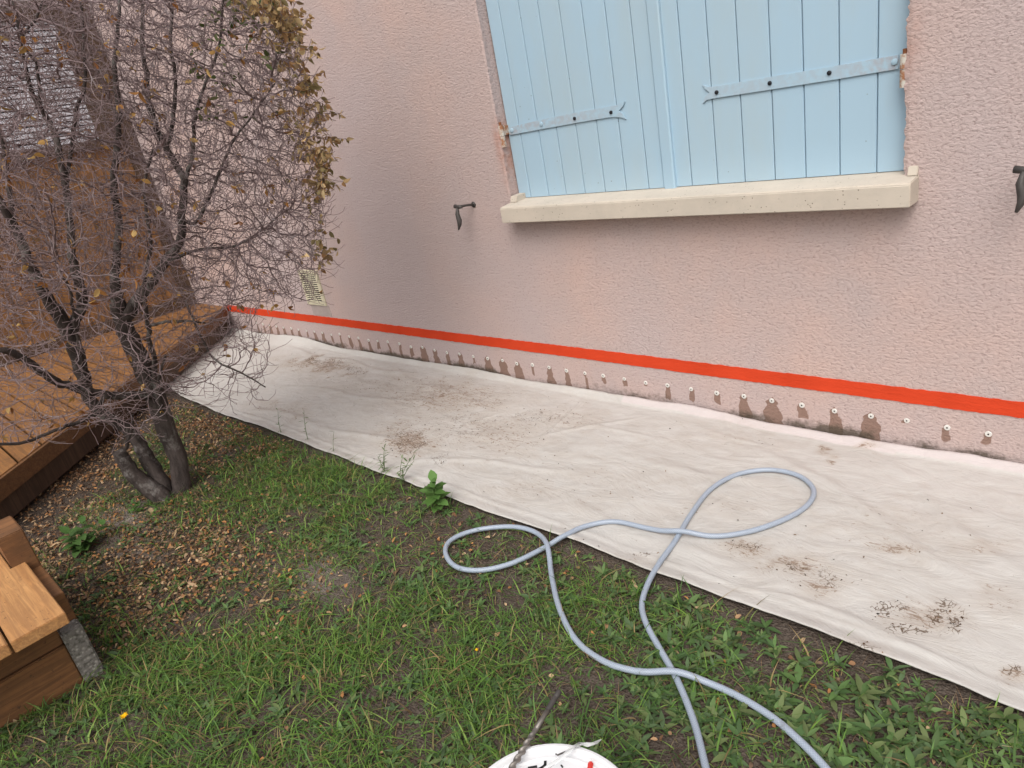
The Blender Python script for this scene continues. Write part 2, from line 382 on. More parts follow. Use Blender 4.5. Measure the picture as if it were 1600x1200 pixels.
# top of wall, ends
addp([-9, 4], [2.9, 2.9001], 0, lambda X, Y, Z: (X, np.array([[0, 0], [.3, .3]]), Z*0+2.9))
for xe in (-9, 4):
    addp([xe, xe], [-.3, 2.9], 0, lambda X, Y, Z: (X, np.array([[0, .3], [0, .3]]), Z))
addp([-2.1, -.53], [OZ1, OZ1+.0001], 0, lambda X, Y, Z: (X, np.array([[0, 0], [.3, .3]]), Z*0+OZ1))
V = np.concatenate(VS); F = np.concatenate(FS)
wet = np.zeros(len(V)); x, z = V[:, 0], V[:, 2]; low = (z < .31) & (x > -5.7) & (x < .81)
for (P, hw, ln, st) in plugs:
    k = low & (np.abs(x-P[0]) < .09)
    dx = x[k]-P[0]-(vn(z[k]*30, P[0]*9, 3)-.5)*.012; dz = P[2]-z[k]+.008
    wdt = (hw*(.65+.65*sm(0, ln, dz)+.5*(vn(z[k]*70, P[0]*50, 8)-.5))+.003)*np.sqrt(np.clip(dz/.016, .02, 1))
    a = (1-sm(.75, 1.15, np.abs(dx)/wdt))*sm(-.012, .0, dz)*(1-sm(ln*.8, ln*1.1, dz+(vn(x[k]*80, 1, 9)-.5)*.02))*st
    ring = np.exp(-((x[k]-P[0])**2+(z[k]-P[2])**2)/.00016)*.55
    wet[k] = np.maximum(wet[k], np.maximum(a, ring))
dirt = np.where(low, sm(.075, 0, z)*(.20+1.0*sm(.42, .72, fbm(x*5, z*9, 21)))+.30*sm(.185, .08, z)*(.4+fbm(x*4, z*6, 23)), 0)
for cx, wd in ((-.36, .11), (-1.06, .12), (-.88, .10), (-.50, .05)):
    dirt = np.maximum(dirt, np.where(low, .85*np.exp(-((x-cx)/wd)**2)*sm(.085, .02, z), 0))
dirt = np.maximum(dirt, np.where((V[:, 1] < .1) & (x < -4.9) & (z < .3), .3, 0))
rust = np.zeros(len(V))
for (cx, cz, ra) in ((OX0, 1.10, .75), (OX1, 1.20, .35)):
    rust = np.maximum(rust, ra*np.exp(-((x-cx)/.03)**2)*np.where(z > cz, np.exp(-((z-cz)/.05)**2), np.exp(-((z-cz)/.16)**2))*.9)
npmesh('wall', V, F, M['stucco'], house, attrs={'wet': wet, 'dirt': dirt, 'rust': rust})
# window sill with raised ears
b = MB(); SL, SR = -2.047, -.545
pr = [(-.077, .768), (-.077, .826), (-.073, .831), (.0, .838), (.12, .846), (.12, .768)]
b.prism([(SL, y, z) for y, z in pr], (SR-SL, 0, 0), .002)
b.prism([(SL+.002, y, z) for y, z in [(-.002, .836), (-.014, .838), (-.004, .862), (.05, .864), (.05, .836)]], (.035, 0, 0), .002)
b.prism([(SR-.026, y, z) for y, z in [(-.002, .836), (-.014, .838), (-.004, .862), (.05, .864), (.05, .836)]], (.024, 0, 0), .002)
s_ = b.build('window_sill', M['sill'], house); auto(s_)
# shutters
SY = .050
def sxp(px): return at(px, 313-.0717*(px-811), y=SY)[0]
ZB, ZT = .8435, OZ1+.02
def plank_run(edges, name):
    b = MB()
    for a, c in zip(edges[:-1], edges[1:]):
        q = .0011; e = .0028
        b.prism([(a+q, SY+.022, ZB), (c-q, SY+.022, ZB), (c-q, SY+e, ZB), (c-q-e, SY, ZB), (a+q+e, SY, ZB), (a+q, SY+e, ZB)], (0, 0, ZT-ZB))
    b.box(edges[0]+.003, edges[-1]-.003, SY+.0225, SY+.029, ZB+.002, ZT)
    return b
lx = [sxp(p) for p in (812.5, 830, 858, 885, 914.5, 946, 979, 1014, 1039)]
rx = [lx[-1]+.0015]+[sxp(p) for p in ( 1081.5, 1121.6, 1164, 1211, 1259, 1312, 1369)]+[OX1+.010]
lx[0] = OX0+.001
def shutter(lbl, edges, strapL, bolts, knx, knz, extra=None):
    knx = knx-.004
    b = plank_run(edges, 'x'); o = b.build('shutter', M['blue'], house); tag(o, lbl)
    def sub(bb, name, mat): 
        return bb.build(name, mat, o)
    st = MB(); yy = SY-.0055
    P = [at(px, py, y=yy) for px, py in strapL]
    P = [(p[0], yy, p[2]) for p in P]
    st.prism(P, (0, .005, 0), .0008); q = sub(st, 'strap_hinge', M['blue_iron'])
    a = q.data.attributes.new('rust', 'FLOAT', 'POINT')
    mid = [p for p in P]
    for i, v in enumerate(q.data.vertices):
        a.data[i].value = .35 if abs(v.co.x-knx) < .04 else .12
    for (px, py, big) in bolts:
        c = at(px, py, y=yy); r = .0062 if big else .008
        bb = MB(); bb.tube([(c[0], yy+.001, c[2]), (c[0], yy-.0035, c[2]), (c[0], yy-.0048, c[2])], [r, r, r*.6], 10)
        q = sub(bb, 'bolt', M['bolt'] if big else M['blue_iron']); auto(q)
    yk = yy-.030; kb = MB(); kb.tube([(knx, yk, knz[0]), (knx, yk, knz[1])], .0115, 14); kb.tube([(knx, yk, knz[1]+.0015), (knx, yk, knz[2])], .012, 14)
    kb.box(knx-.009, knx+.009, yk+.004, yy+.006, knz[1]+.003, knz[2]-.002)
    q = sub(kb, 'hinge_knuckle', M['knuckle']); auto(q)
    pn = MB(); pn.tube([(knx, yk, knz[2]), (knx, yk, knz[2]+.012)], .006, 10)
    sub(pn, 'hinge_pin', M['rustiron'])
    return o, sub
M['knuckle'] = (lambda g: (g.set('Base Color', g.mix(g.ramp(g.noise(45, 5, .7), (.44, 0), (.58, 1)), (.56, .53, .47), (.33, .15, .075))), g.bump(g.noise(120, 4), .3, .001), g.m)[-1])(G('rusty_painted_iron', .7, .3))
M['rustiron'] = plain('rusty_iron', (.26, .105, .05), .9, .2, 0, .5, 60)
house_inv = Matrix.Translation(-Vector(house.location))
kL = at(789, 210, y=.04)[0]; kR = at(1411, 109, y=.04)[0]
zf = lambda px, py: at(px, py, y=SY-.012)[2]
ol, sub = shutter('left shutter leaf of pale blue planks with a short fishtail strap', lx,
    [(796, 199), (850, 185.5), (905, 174.5), (950, 166.5), (963, 164.2), (970, 160.5), (976, 158.6), (973.5, 166), (967, 173.2), (974, 179), (978, 186.5), (971, 184), (962, 183), (950, 184), (905, 191.5), (850, 201.5), (796, 211.5)],
    [(955, 175.4, 1), (898, 185, 1), (846, 193.6, 0), (800, 203.5, 0)], OX0+.004, (zf(789, 229), zf(789, 212), zf(786, 195)))
orr, sub2 = shutter('right shutter leaf of pale blue planks with a long fishtail strap', rx,
    [(1097, 133), (1104, 135), (1112.4, 135.6), (1203, 120), (1296, 104.3), (1404, 85.5), (1404, 108), (1296, 126), (1203, 140.5), (1112.4, 154.5), (1104, 156.5), (1097.6, 162.5), (1101, 152), (1108, 144.5), (1101, 139)],
    [(1120, 144.2, 1), (1203, 129.8, 1), (1296, 113.8, 1), (1398, 96.5, 0)], OX1-.002, (zf(1409, 136), zf(1409, 108), zf(1410, 84)))
# raised meeting strip of the left leaf
ms = MB(); a0, a1 = at(1038, 300, y=SY-.01)[0], at(1056, 299, y=SY-.01)[0]
ms.prism([(a0-.0015, SY+.001, ZB-.010), (a0, SY-.006, ZB-.010), (a0+.004, SY-.011, ZB-.010), (a1-.005, SY-.013, ZB-.010), (a1, SY-.010, ZB-.010), (a1+.001, SY+.021, ZB-.010)], (0, 0, ZT-ZB+.010))
q = ms.build('cover_strip', M['blue'], ol)
# vent grille
vx0, vx1, vz0, vz1 = -3.965, -3.748, .292, .515
b = MB(); fw = .026
b.box(vx0, vx0+.016, -.010, .0, vz0, vz1, .002); b.box(vx1-fw-.008, vx1, -.010, .0, vz0, vz1, .002)
b.box(vx0+.016, vx1-fw-.008, -.010, 0, vz0, vz0+.022, .001); b.box(vx0+.016, vx1-fw-.008, -.010, 0, vz1-.022, vz1, .001)
b.box(vx0+.014, vx1-fw-.006, -.0018, 0.0, vz0+.02, vz1-.02)
vg = b.build('vent_grille', M['cream'], house); auto(vg)
b = MB(); ns = 14
for i in range(ns):
    z_ = vz0+.022+(i+.5)*(vz1-vz0-.044)/ns
    b.prism([(vx0+.016, -.0095, z_-.0042), (vx0+.016, -.0065, z_+.0012), (vx0+.016, -.0050, z_+.0006), (vx0+.016, -.0075, z_-.0050)], (vx1-fw-.008-vx0-.016, 0, 0))
q = b.build('louvre', M['cream'], vg)
b = MB(); b.box(vx0+.0162, vx1-fw-.0082, -.0024, -.0019, vz0+.0222, vz1-.0222); q = b.build('vent_shade_plate', M['cavity_shade'], vg)  # flat dark plate behind the louvres; the opening's shade is its colour
# smooth mortar below the vent
g = G('grey_mortar', .9, .15); g.set('Base Color', g.mix(g.ramp(g.noise(20, 5), (.35, 0), (.7, 1)), (.40, .335, .31), (.34, .29, .27))); g.bump(g.noise(60, 4), .4, .002)
n_ = 40; tt = np.linspace(0, 1, n_)
pts = [(vx0+.02+(vx1-vx0-.01)*t, -.0022, vz0+.004) for t in tt]+[(vx1+.022-(vx1-vx0)*t, -.0022, .218+.012*float(vn(t*8, 3))) for t in tt]
MB().prism(pts, (0, .004, 0)).build('mortar_patch', g.m, house)
# injection plugs
pm = None
for (P, hw, ln, st) in plugs:
    if pm is None:
        b = MB(); b.tube([(0, .003, 0), (0, -.0012, 0), (0, -.0024, 0)], [.0088, .0088, .0078], 18); b.tube([(0, -.0020, 0), (0, -.0028, 0)], [.0024, .0024], 10)
        pm = b.build('injection_plug', M['plug'], house); auto(pm); me = pm.data
        me.materials.append(M['cavity_shade'])  # dark centre disc: shade of the plug hole painted on, no real hole
        for f in me.polygons:
            if all((me.vertices[i].co.x**2+me.vertices[i].co.z**2) < .0030**2 for i in f.vertices): f.material_index = 1
        me.update(); o = pm
    else:
        o = pm.copy(); COL.objects.link(o)
    o.parent = house; o.matrix_parent_inverse = house_inv; o.location = (P[0], 0, P[2]); k_ = random.uniform(.86, 1.1); o.scale = (k_, random.uniform(.8, 1.1), k_); o['group'] = 'white injection plugs along the wall foot'
# shutter stops
def stop(name, P, lbl, s=1):
    b = MB(); x, z = P
    b.tube([(x, .004, z), (x, -.003, z)], .013, 10)
    b.tube([(x, 0, z), (x-.008*s, -.03, z+.004), (x-.014*s, -.062, z+.007), (x-.018*s, -.080, z+.008)], [.0055, .005, .006, .008], 10)
    b.tube([(x-.040*s, -.074, z+.010), (x-.010*s, -.078, z+.006), (x+.010*s, -.080, z+.006)], [.009, .008, .005], 10)
    o = b.build(name, M['iron'], house, True); tag(o, lbl)
    t = MB(); t.tube([(x-.020*s, -.080, z+.005), (x-.024*s, -.084, z-.022), (x-.017*s, -.086, z-.048), (x-.018*s, -.089, z-.066), (x-.026*s, -.093, z-.088)], [.0055, .0095, .0115, .009, .0035], 10)
    q = t.build('stop_lever', M['iron'], o, True)
stop('shutter_stop', (-2.278, .838), 'iron shutter stop on the bare wall left of the sill')
stop('shutter_stop', (-.286, .838), 'iron shutter stop on the wall right of the sill')

# red tape
tx = np.arange(-5.25, .6, .01); top = []; bot = []
tz = lambda x: H0-.4805*D0+.0*x+.0006*np.sin(x*3)
X = np.repeat(tx[None], 4, 0); Zt = tz(tx); hw = .0240
jt = (vn(tx*60, tx*0+2, 3)-.5)*.0032; jb = (vn(tx*60, tx*0+9, 5)-.5)*.0032
Z = np.stack([Zt+hw+jt, Zt+hw+jt, Zt-hw+jb, Zt-hw+jb]); Y = np.stack([tx*0+.001, tx*0-.0028, tx*0-.0028, tx*0+.001])
o = npmesh('masking_tape', np.stack([X, Y, Z], -1).reshape(-1, 3), gridF(4, len(tx)), M['tape'])
tag(o, 'long red tape stripe stuck along the pink wall above the white plugs', 'tape')

# ================================================================== DUST SHEET on the ground by the wall
tx = np.concatenate([np.arange(-5.45, .70, .007)]); ty = np.linspace(0, 1, 130)
T, X = np.meshgrid(ty, tx, indexing='ij')
edge = -.893+.030*(fbm(X[0]*1.7, 0*X[0]+4, 31)-.5)+.008*(fbm(X[0]*9, 0*X[0]+2, 33)-.5)
edge = edge+.17*np.exp(-((X[0]+4.95)/.55)**2)
edge = np.maximum(edge, -.90)
back = -.012+.012*(fbm(X[0]*3, 0*X[0]+7, 35)-.5)
Yt = edge[None]*(1-T)+back[None]*T
def ridge(X, Y, x0, y0, x1, y1, w, h):
    dx, dy = x1-x0, y1-y0; L = math.hypot(dx, dy); u = ((X-x0)*dx+(Y-y0)*dy)/L; v = ((X-x0)*-dy+(Y-y0)*dx)/L
    v = v+.02*np.sin(u*9+x0*5)
    return h*np.exp(-(v/w)**2)*sm(-.08, .1, u)*sm(L+.08, L-.1, u)
Zt = .007+.012*(fbm(X*2.5, Yt*4, 41)-.5)+.007*(fbm(X*6+Yt*3, Yt*13, 43)-.5)+.004*(fbm(X*24, Yt*30, 47)-.5)
def rp(p0, p1, w, h):
    a = at(*p0, z=0); c = at(*p1, z=0); return ridge(X, Yt, a[0], a[1], c[0], c[1], w, h)
for a in [((1190, 700), (1500, 900), .022, .010), ((850, 700), (905, 625), .010, .007), ((840, 690), (1010, 650), .012, .006), ((560, 560), (760, 640), .03, .008),
          ((440, 545), (640, 590), .02, .012), ((1330, 690), (1600, 900), .02, .008), ((640, 720), (900, 735), .015, .008), ((1000, 720), (1200, 760), .02, .007),
          ((1200, 930), (1500, 1050), .012, .008), ((420, 600), (700, 640), .018, .007), ((400, 640), (620, 700), .02, .010), ((900, 790), (1150, 900), .02, .006), ((330, 600), (420, 540), .03, .015)]: Zt += rp(a[0], a[1], a[2], a[3]*.6)
rc = random.Random(5)
for _ in range(26):
    x0, y0 = rc.uniform(-4.6, .2), rc.uniform(-.85, -.08); a_ = rc.choice([rc.uniform(-.5, .5), rc.uniform(1.1, 2.0)]); l_ = rc.uniform(.08, .35)
    Zt += ridge(X, Yt, x0, y0, x0+l_*math.cos(a_), y0+l_*math.sin(a_)*.6, .0075, rc.uniform(.0018, .0042))
dE = Yt-edge[None]; dW = back[None]-Yt
Zt += .010*sm(.05, 0, dE)*(.4+fbm(X*5, X*0+3, 51))+.0035*np.exp(-((dE-.055)/.008)**2)
Zt += sm(.035, 0, dW)*(.010+.022*fbm(X*3, X*0+1, 53))
Zt += .06*sm(.10, 0, dW)*np.exp(-((X+4.3)/.30)**2)*.5
Zt = np.maximum(Zt, .003+np.maximum(gz(X, Yt), 0)*1.0)
# rises a little under the deck end
TX_, TY_, TZ_ = X, Yt, Zt
P = np.stack([X, Yt, Zt], -1).reshape(-1, 3); px_, py_, _ = proj(P); wob = (fbm(P[:, 0]*14, P[:, 1]*14, 61)-.5)*2
smear = blob(px_+wob*25, py_+wob*18, [(500, 572, 70, 14, .9), (640, 690, 50, 30, 1), (700, 622, 130, 34, .75), (780, 680, 120, 45, .6), (950, 760, 160, 60, .35), (1380, 820, 180, 50, .35), (1130, 690, 120, 30, .3), (880, 655, 70, 26, .5), (600, 600, 120, 30, .5), (840, 770, 140, 30, .45),
    (1160, 855, 50, 18, .85), (1235, 885, 70, 20, .9), (1285, 915, 50, 22, .8), (1440, 965, 80, 32, .8), (1400, 858, 45, 14, .95), (1540, 850, 60, 16, .5), (1580, 1052, 35, 12, .9), (980, 870, 40, 14, .5),
    (1150, 790, 60, 30, .4), (1330, 1010, 70, 16, .5), (1560, 940, 60, 30, .5), (450, 640, 60, 14, .6), (1420, 770, 50, 12, .3), (900, 850, 20, 8, .8), (1060, 800, 120, 25, .35), (700, 670, 200, 70, .40), (1300, 880, 200, 70, .3), (1360, 703, 25, 8, .9), (1290, 705, 15, 6, 1), (1295, 717, 10, 4, 1)])
crack = blob(px_+wob*12, py_+wob*9, [(1474, 966, 26, 20, 1.9), (1388, 953, 26, 14, 1.25), (1420, 986, 30, 8, 1.1), (640, 688, 32, 20, 1.0), (1580, 1048, 16, 8, 1.1), (505, 565, 34, 7, .9), (555, 578, 16, 6, .9), (1160, 850, 26, 8, 1.0),
    (1230, 890, 45, 9, .6), (690, 720, 14, 10, .8), (1330, 1012, 45, 10, .7), (840, 650, 60, 12, .5), (995, 862, 25, 6, .8), (720, 665, 90, 30, .42), (1300, 905, 60, 20, .45)])
pink = ((dW < .028+.02*(fbm(X*2, X*0, 3)-.5)) & (X > -1.6)).astype(float).ravel()
nT, nX = X.shape; F = gridF(nT, nX); bo = P.copy()
o = npmesh('dust_sheet', P, F, M['tarp'], smooth=True, attrs={'smear': smear, 'crack': crack, 'pink': pink})
md = o.modifiers.new('thick', 'SOLIDIFY'); md.thickness = .0022; md.offset = 0
tag(o, 'long off white canvas dust sheet with mud stains laid along the wall', 'dust sheet')
def tarp_z(x, y):
    i = int(np.clip(round((x+5.45)/.007), 0, nX-1)); e = edge[i]; bk = back[i]; t = (y-e)/(bk-e)
    if t < 0 or t > 1: return float(gz(x, y))
    return float(TZ_[int(round(t*(nT-1))), i])

# ================================================================== DECK (45 degree end) and CABIN
DZ = .203; S = -5.235                        # deck end line: x + y = S
deck = empty('wooden_deck', (-4.6, -1.4, 0), 'orange brown wooden deck with a slanted end under the bare tree', 'deck')
b = MB(); yb = -.004; bw = .1185
k = 0
while yb > -3.4:
    y1 = yb; y0 = yb-bw+.009
    b.prism([(-7.5, y0, DZ-.027), (S-y0, y0, DZ-.027), (S-y1, y1, DZ-.027), (-7.5, y1, DZ-.027)], (0, 0, .027+random.uniform(-.0012, .0012)), .002)
    yb -= bw; k += 1
o = b.build('deck_boards', M['deck'], deck); auto(o)
b = MB(); r2 = .7071
def diag(b, d0, d1, z0, z1, ya=-.004, ybb=-3.4):   # slab along the end line, d outward
    q = [(S+d0*1.414-ya, ya), (S+d1*1.414-ya, ya), (S+d1*1.414-ybb, ybb), (S+d0*1.414-ybb, ybb)]
    b.prism([(x, y, z0) for x, y in q], (0, 0, z1-z0), .0015)
diag(b, .001, .020, .122, DZ-.004); q = b.build('fascia_board', M['deck_edge'], deck)
b = MB(); diag(b, -.055, -.012, .02, .172); b.build('rim_joist', M['cabin_dark'], deck)
b = MB()
for yy in np.arange(-3.2, 0, .45): b.box(-7.4, S-yy-.10, yy-.02, yy+.02, .03, .173)
b.build('joist', M['cabin_dark'], deck)
cab = empty('wooden_cabin', (-6.5, -1, .2), 'dark brown plank cabin with a white slatted window behind the bare tree', 'cabin')
cx = -5.78
b = MB(); yb = -.095
while yb > -3.3:
    y1 = yb; y0 = yb-.135+.004
    b.box(cx-.022, cx+random.uniform(-.002, .002), y0, y1, DZ+.075, 1.46 if y1 > -2.2 and y0 < -.2 else 2.75, .003); yb -= .135
o = b.build('plank_wall', M['cabin'], cab); auto(o)
b = MB(); b.box(cx-.06, cx+.022, -.093, -.004, DZ+.001, 2.75, .003); b.box(cx-.03, cx+.018, -.255, -.100, 1.46, 2.75, .003)
b.build('corner_post', M['cabin_dark'], cab)
b = MB(); b.box(cx-.05, cx+.030, -3.3, -.096, DZ+.001, DZ+.072, .003); b.build('bottom_rail', M['cabin_dark'], cab)
b = MB(); b.box(cx-.6, cx-.03, -3.3, -.01, 2.75, 2.80); b.box(cx-2, cx-.07, -.06, -.01, DZ+.002, 2.75)
b.build('side_panel', M['cabin_dark'], cab)
b = MB(); b.box(cx-.02, cx+.045, -2.25, -.256, 1.462, 1.520, .003); b.box(cx-.02, cx+.03, -2.25, -.256, 2.30, 2.36, .003)
wf = b.build('window', M['cabin_dark'], cab)
b = MB(); z_ = 1.522
while z_ < 2.29:
    b.prism([(cx-.004, -2.24, z_), (cx+.004, -2.24, z_+.001), (cx+.003, -2.24, z_+.026), (cx-.012, -2.24, z_+.031)], (0, 1.983, 0)); z_ += .036
q = b.build('white_slats', M['white_slat'], wf)
b = MB(); b.box(cx-.05, cx-.02, -2.24, -.26, 1.52, 2.30); q = b.build('window_backing', M['cavity_shade'], wf)

# ================================================================== WOODEN STEPS, bottom left
st = empty('wooden_steps', (-2.1, -2.2, 0), 'orange timber steps on a rough concrete block at the lower left', 'steps')
b = MB(); yb = -1.980
for i in range(7):
    y1 = yb; y0 = yb-.118+random.uniform(-.001, .001); x1 = -1.861 if i < 1 else -1.866
    xl = -2.268 if i == 0 else -2.62
    if i == 0:
        b.prism([(xl, -2.016, .238), (-2.62, -2.016, .238), (-2.62, y0, .238), (x1, y0, .238), (x1, y1, .238), (xl, y1, .238)], (0, 0, .032), .002)
    else: b.box(-2.62, x1, y0, y1, .238, .270-(i % 2)*.001, .0025)
    yb -= .124
o = b.build('tread', M['step'], st); auto(o)
b = MB(); b.box(-2.42, -2.271, -2.0135, -1.950, .0, .362, .003); o = b.build('post', M['step_dark'], st); tag(o, 'upright end post with a sawn top')
b = MB(); b.box(-2.03, -1.995, -2.85, -2.004, .125, .2375, .003); b.box(-2.03, -1.993, -2.85, -2.004, -.03, .121, .003)
b.build('riser', M['step_dark'], st)
b = MB(); b.box(-2.62, -2.035, -2.012, -1.984, .10, .2375, .002); b.box(-2.268, -2.037, -1.982, -1.951, -.02, .2375, .002); b.build('stringer', M['step_dark'], st)
b = MB(); b.box(-2.033, -1.984, -2.0035, -1.953, -.03, .156, .004)
o = b.build('concrete_block', M['conc']); tag(o, 'rough grey concrete block wedged under the end of the wooden steps', 'block')

# ================================================================== HOSE
HP = [(1150, 1330), (1118, 1250), (1103, 1200), (1085, 1130), (1058, 1062), (1030, 1012), (1010, 975), (1003, 945), (1012, 913), (1030, 880), (1055, 845), (1080, 803), (1110, 765), (1150, 742), (1200, 734), (1245, 742),
      (1270, 762), (1266, 784), (1237, 806), (1180, 828), (1120, 838), (1060, 836), (1010, 825), (960, 815), (915, 822), (880, 838), (850, 856), (800, 880), (750, 891), (712, 885), (696, 863), (706, 843), (745, 828), (800, 823),
      (838, 833), (856, 858), (862, 900), (874, 950), (900, 1000), (945, 1034), (1000, 1050), (1060, 1058), (1130, 1077), (1200, 1116), (1250, 1158), (1290, 1200), (1330, 1250), (1370, 1330)]
hp = []
for (a, c) in HP:
    g0 = at(a, c, z=.0); zz = max(tarp_z(g0[0], g0[1]), float(gz(g0[0], g0[1]))+.013)
    hp.append(at(a, c, z=zz+.0076))
hp = np.array(hp)
def catmull(P, n=8):
    P = np.asarray(P, float); Q = np.vstack([2*P[0]-P[1], P, 2*P[-1]-P[-2]]); out = []
    for i in range(1, len(Q)-2):
        for t in np.arange(n)/n:
            out.append(.5*((2*Q[i])+(-Q[i-1]+Q[i+1])*t+(2*Q[i-1]-5*Q[i]+4*Q[i+1]-Q[i+2])*t*t+(-Q[i-1]+3*Q[i]-3*Q[i+1]+Q[i+2])*t**3))
    out.append(Q[-2]); return np.array(out)
hc = catmull(hp, 10)
def lift(c, px, py, lo, hi):     # raise the strand lo..hi where it crosses the other one
    q = at(px, py, z=.02)
    for i in range(lo*10, hi*10):
        d = np.linalg.norm(c[i, :2]-q[:2]); c[i, 2] += .0150*math.exp(-(d/.055)**2)
lift(hc, 1066, 837, 19, 23); lift(hc, 854, 856, 33, 37); lift(hc, 1058, 1058, 40, 43)
def tube_np(C, r, n=16):
    C = np.asarray(C); T = np.gradient(C, axis=0); T /= np.linalg.norm(T, axis=1)[:, None]
    U = np.cross(T, [0, 0, 1.]); U /= np.linalg.norm(U, axis=1)[:, None]; W = np.cross(U, T)
    a = np.arange(n+1)*2*np.pi/n; V = C[:, None]+r*(np.cos(a)[None, :, None]*U[:, None]+np.sin(a)[None, :, None]*W[:, None])
    L = np.concatenate([[0], np.cumsum(np.linalg.norm(np.diff(C, axis=0), axis=1))])
    uv = np.stack(np.broadcast_arrays(L[:, None]/(2*np.pi*r), (a/(2*np.pi))[None]), -1)
    return V.reshape(-1, 3), gridF(len(C), n+1), uv.reshape(-1, 2)
V, F, uv = tube_np(hc, .0074)
o = npmesh('garden_hose', V, F, M['hose'], smooth=True, uv=uv)
tag(o, 'pale blue grey braided hose lying in two loops over sheet and lawn', 'hose')

# ================================================================== BUCKET, DRILL BIT, TORN FILM
BZ = .25
A, B_, C_ = [at(p[0], p[1], z=BZ)[:2] for p in ((760, 1200), (870, 1160), (968, 1200))]
d = 2*(A[0]*(B_[1]-C_[1])+B_[0]*(C_[1]-A[1])+C_[0]*(A[1]-B_[1]))
ux = ((A@A)*(B_[1]-C_[1])+(B_@B_)*(C_[1]-A[1])+(C_@C_)*(A[1]-B_[1]))/d; uy = ((A@A)*(C_[0]-B_[0])+(B_@B_)*(A[0]-C_[0])+(C_@C_)*(B_[0]-A[0]))/d
bc = np.array([ux, uy]); br = float(np.linalg.norm(A-bc)); br = min(br, .16)
bu = empty('bucket', (ux, uy, 0), 'white plastic bucket with lid holding drill odds at bottom edge', 'bucket')
b = MB(); 
def ringv(b, prof, n=64):
    b.tube([(ux, uy, z) for r, z in prof], [r for r, z in prof], n)
def lathe(prof, name, mat, n=72):
    a = np.arange(n)*2*np.pi/n; V = np.array([[ux+r*np.cos(t), uy+r*np.sin(t), z] for r, z in prof for t in a])
    i = np.arange(len(prof)-1)[:, None]*n; j = np.arange(n)[None]; F = np.stack([i+j, i+(j+1) % n, i+n+(j+1) % n, i+n+j], -1).reshape(-1, 4)
    o = npmesh(name, V, F, mat, bu); auto(o, 40); return o
lathe([(0.001, .004), (br*.80, .004), (br*.82, .01), (br*.95, BZ-.03), (br*.985, BZ-.03), (br*.985, BZ-.012), (br*.96, BZ-.010), (br*.95, BZ-.03)], 'pail', M['bucket'])
lathe([(br*.992, BZ-.012), (br, BZ-.010), (br, BZ-.003), (br*.985, BZ), (br*.955, BZ+.0005), (br*.94, BZ-.002), (br*.932, BZ-.009), (br*.88, BZ-.010), (br*.872, BZ-.0075), (br*.855, BZ-.0075), (br*.845, BZ-.011), (.001, BZ-.011)], 'lid', M['bucket'])
# marks on the lid
b = MB()
def stroke(b, pts, w_, zz):
    P = [at(*p, z=zz) for p in pts]
    for p, q in zip(P[:-1], P[1:]):
        dv = (q-p)[:2]; L = np.linalg.norm(dv); nn = np.array([-dv[1], dv[0]])/L*w_/2; dv = dv/L*w_*.3
        b.prism([(p[0]+nn[0]-dv[0], p[1]+nn[1]-dv[1], zz), (p[0]-nn[0]-dv[0], p[1]-nn[1]-dv[1], zz), (q[0]-nn[0]+dv[0], q[1]-nn[1]+dv[1], zz), (q[0]+nn[0]+dv[0], q[1]+nn[1]+dv[1], zz)], (0, 0, .0006))
lz = BZ-.0105
stroke(b, [(852, 1190), (852, 1195), (846, 1200), (838, 1203)], .004, lz); stroke(b, [(826, 1200), (838, 1198)], .004, lz); stroke(b, [(877, 1196), (879, 1199)], .0025, lz)
b.build('marker_strokes', M['black'], bu)
b = MB(); p = at(922, 1196, z=BZ-.004); b.box(p[0]-.004, p[0]+.004, p[1]-.05, p[1]+.008, BZ-.010, BZ-.003, .002, Matrix.Rotation(.5, 3, 'Z'), tuple(p))
o = b.build('wall_plug', M['red']); tag(o, 'small red plastic wall plug lying on the white bucket lid', 'wall plug')
b = MB(); ps = [at(903, 1166, z=BZ+.006), at(871, 1180, z=BZ+.002), at(868, 1177.5, z=BZ+.004)]
b.tube([tuple(q) for q in ps], .0013, 8); o = b.build('bent_wire', M['iron'], None, True); tag(o, 'short bent black wire lying on the white bucket lid', 'wire')
# drill bit
p0 = at(874, 1080, z=BZ+.009); p1 = at(800, 1200, z=BZ+.0065); dr = (p1-p0)/np.linalg.norm(p1-p0); 
bit = empty('drill_bit', tuple(p0), 'long steel masonry drill bit resting across the white bucket lid', 'drill bit')
sp = lambda s: p0+dr*s
Ltot = .36; crs = .085
b = MB(); b.tube([sp(0), sp(.002), sp(.012), sp(.014), sp(.017), sp(.040), sp(.043)], [.0040, .0050, .0050, .0042, .0050, .0050, .0046], 14); o = b.build('shank', M['iron'], bit); auto(o)
M['steel'] = plain('dirty_steel', (.26, .235, .21), .45, .5, .55, .45, 60)
b = MB(); b.tube([sp(.043), sp(crs)], [.0040, .0040], 12); o = b.build('shaft', M['steel'], bit, True)
n_ = 220; ax = np.linspace(crs-.002, Ltot, n_); uu = np.cross(dr, [0, 0, 1.]); uu /= np.linalg.norm(uu); ww = np.cross(dr, uu)
th = np.arange(20)*2*np.pi/20; V = []
for s_ in ax:
    ph = (s_-crs)/.030*2*np.pi; f = sm(crs, crs+.02, s_)
    rr = .0042+f*.0016*np.maximum(0, np.cos(2*(th-ph)))**.6-f*.0012*(np.cos(2*(th-ph)) < 0)
    V.append(sp(s_)+rr[:, None]*(np.cos(th)[:, None]*uu+np.sin(th)[:, None]*ww))
V = np.concatenate(V); i = np.arange(n_-1)[:, None]*20; j = np.arange(20)[None]
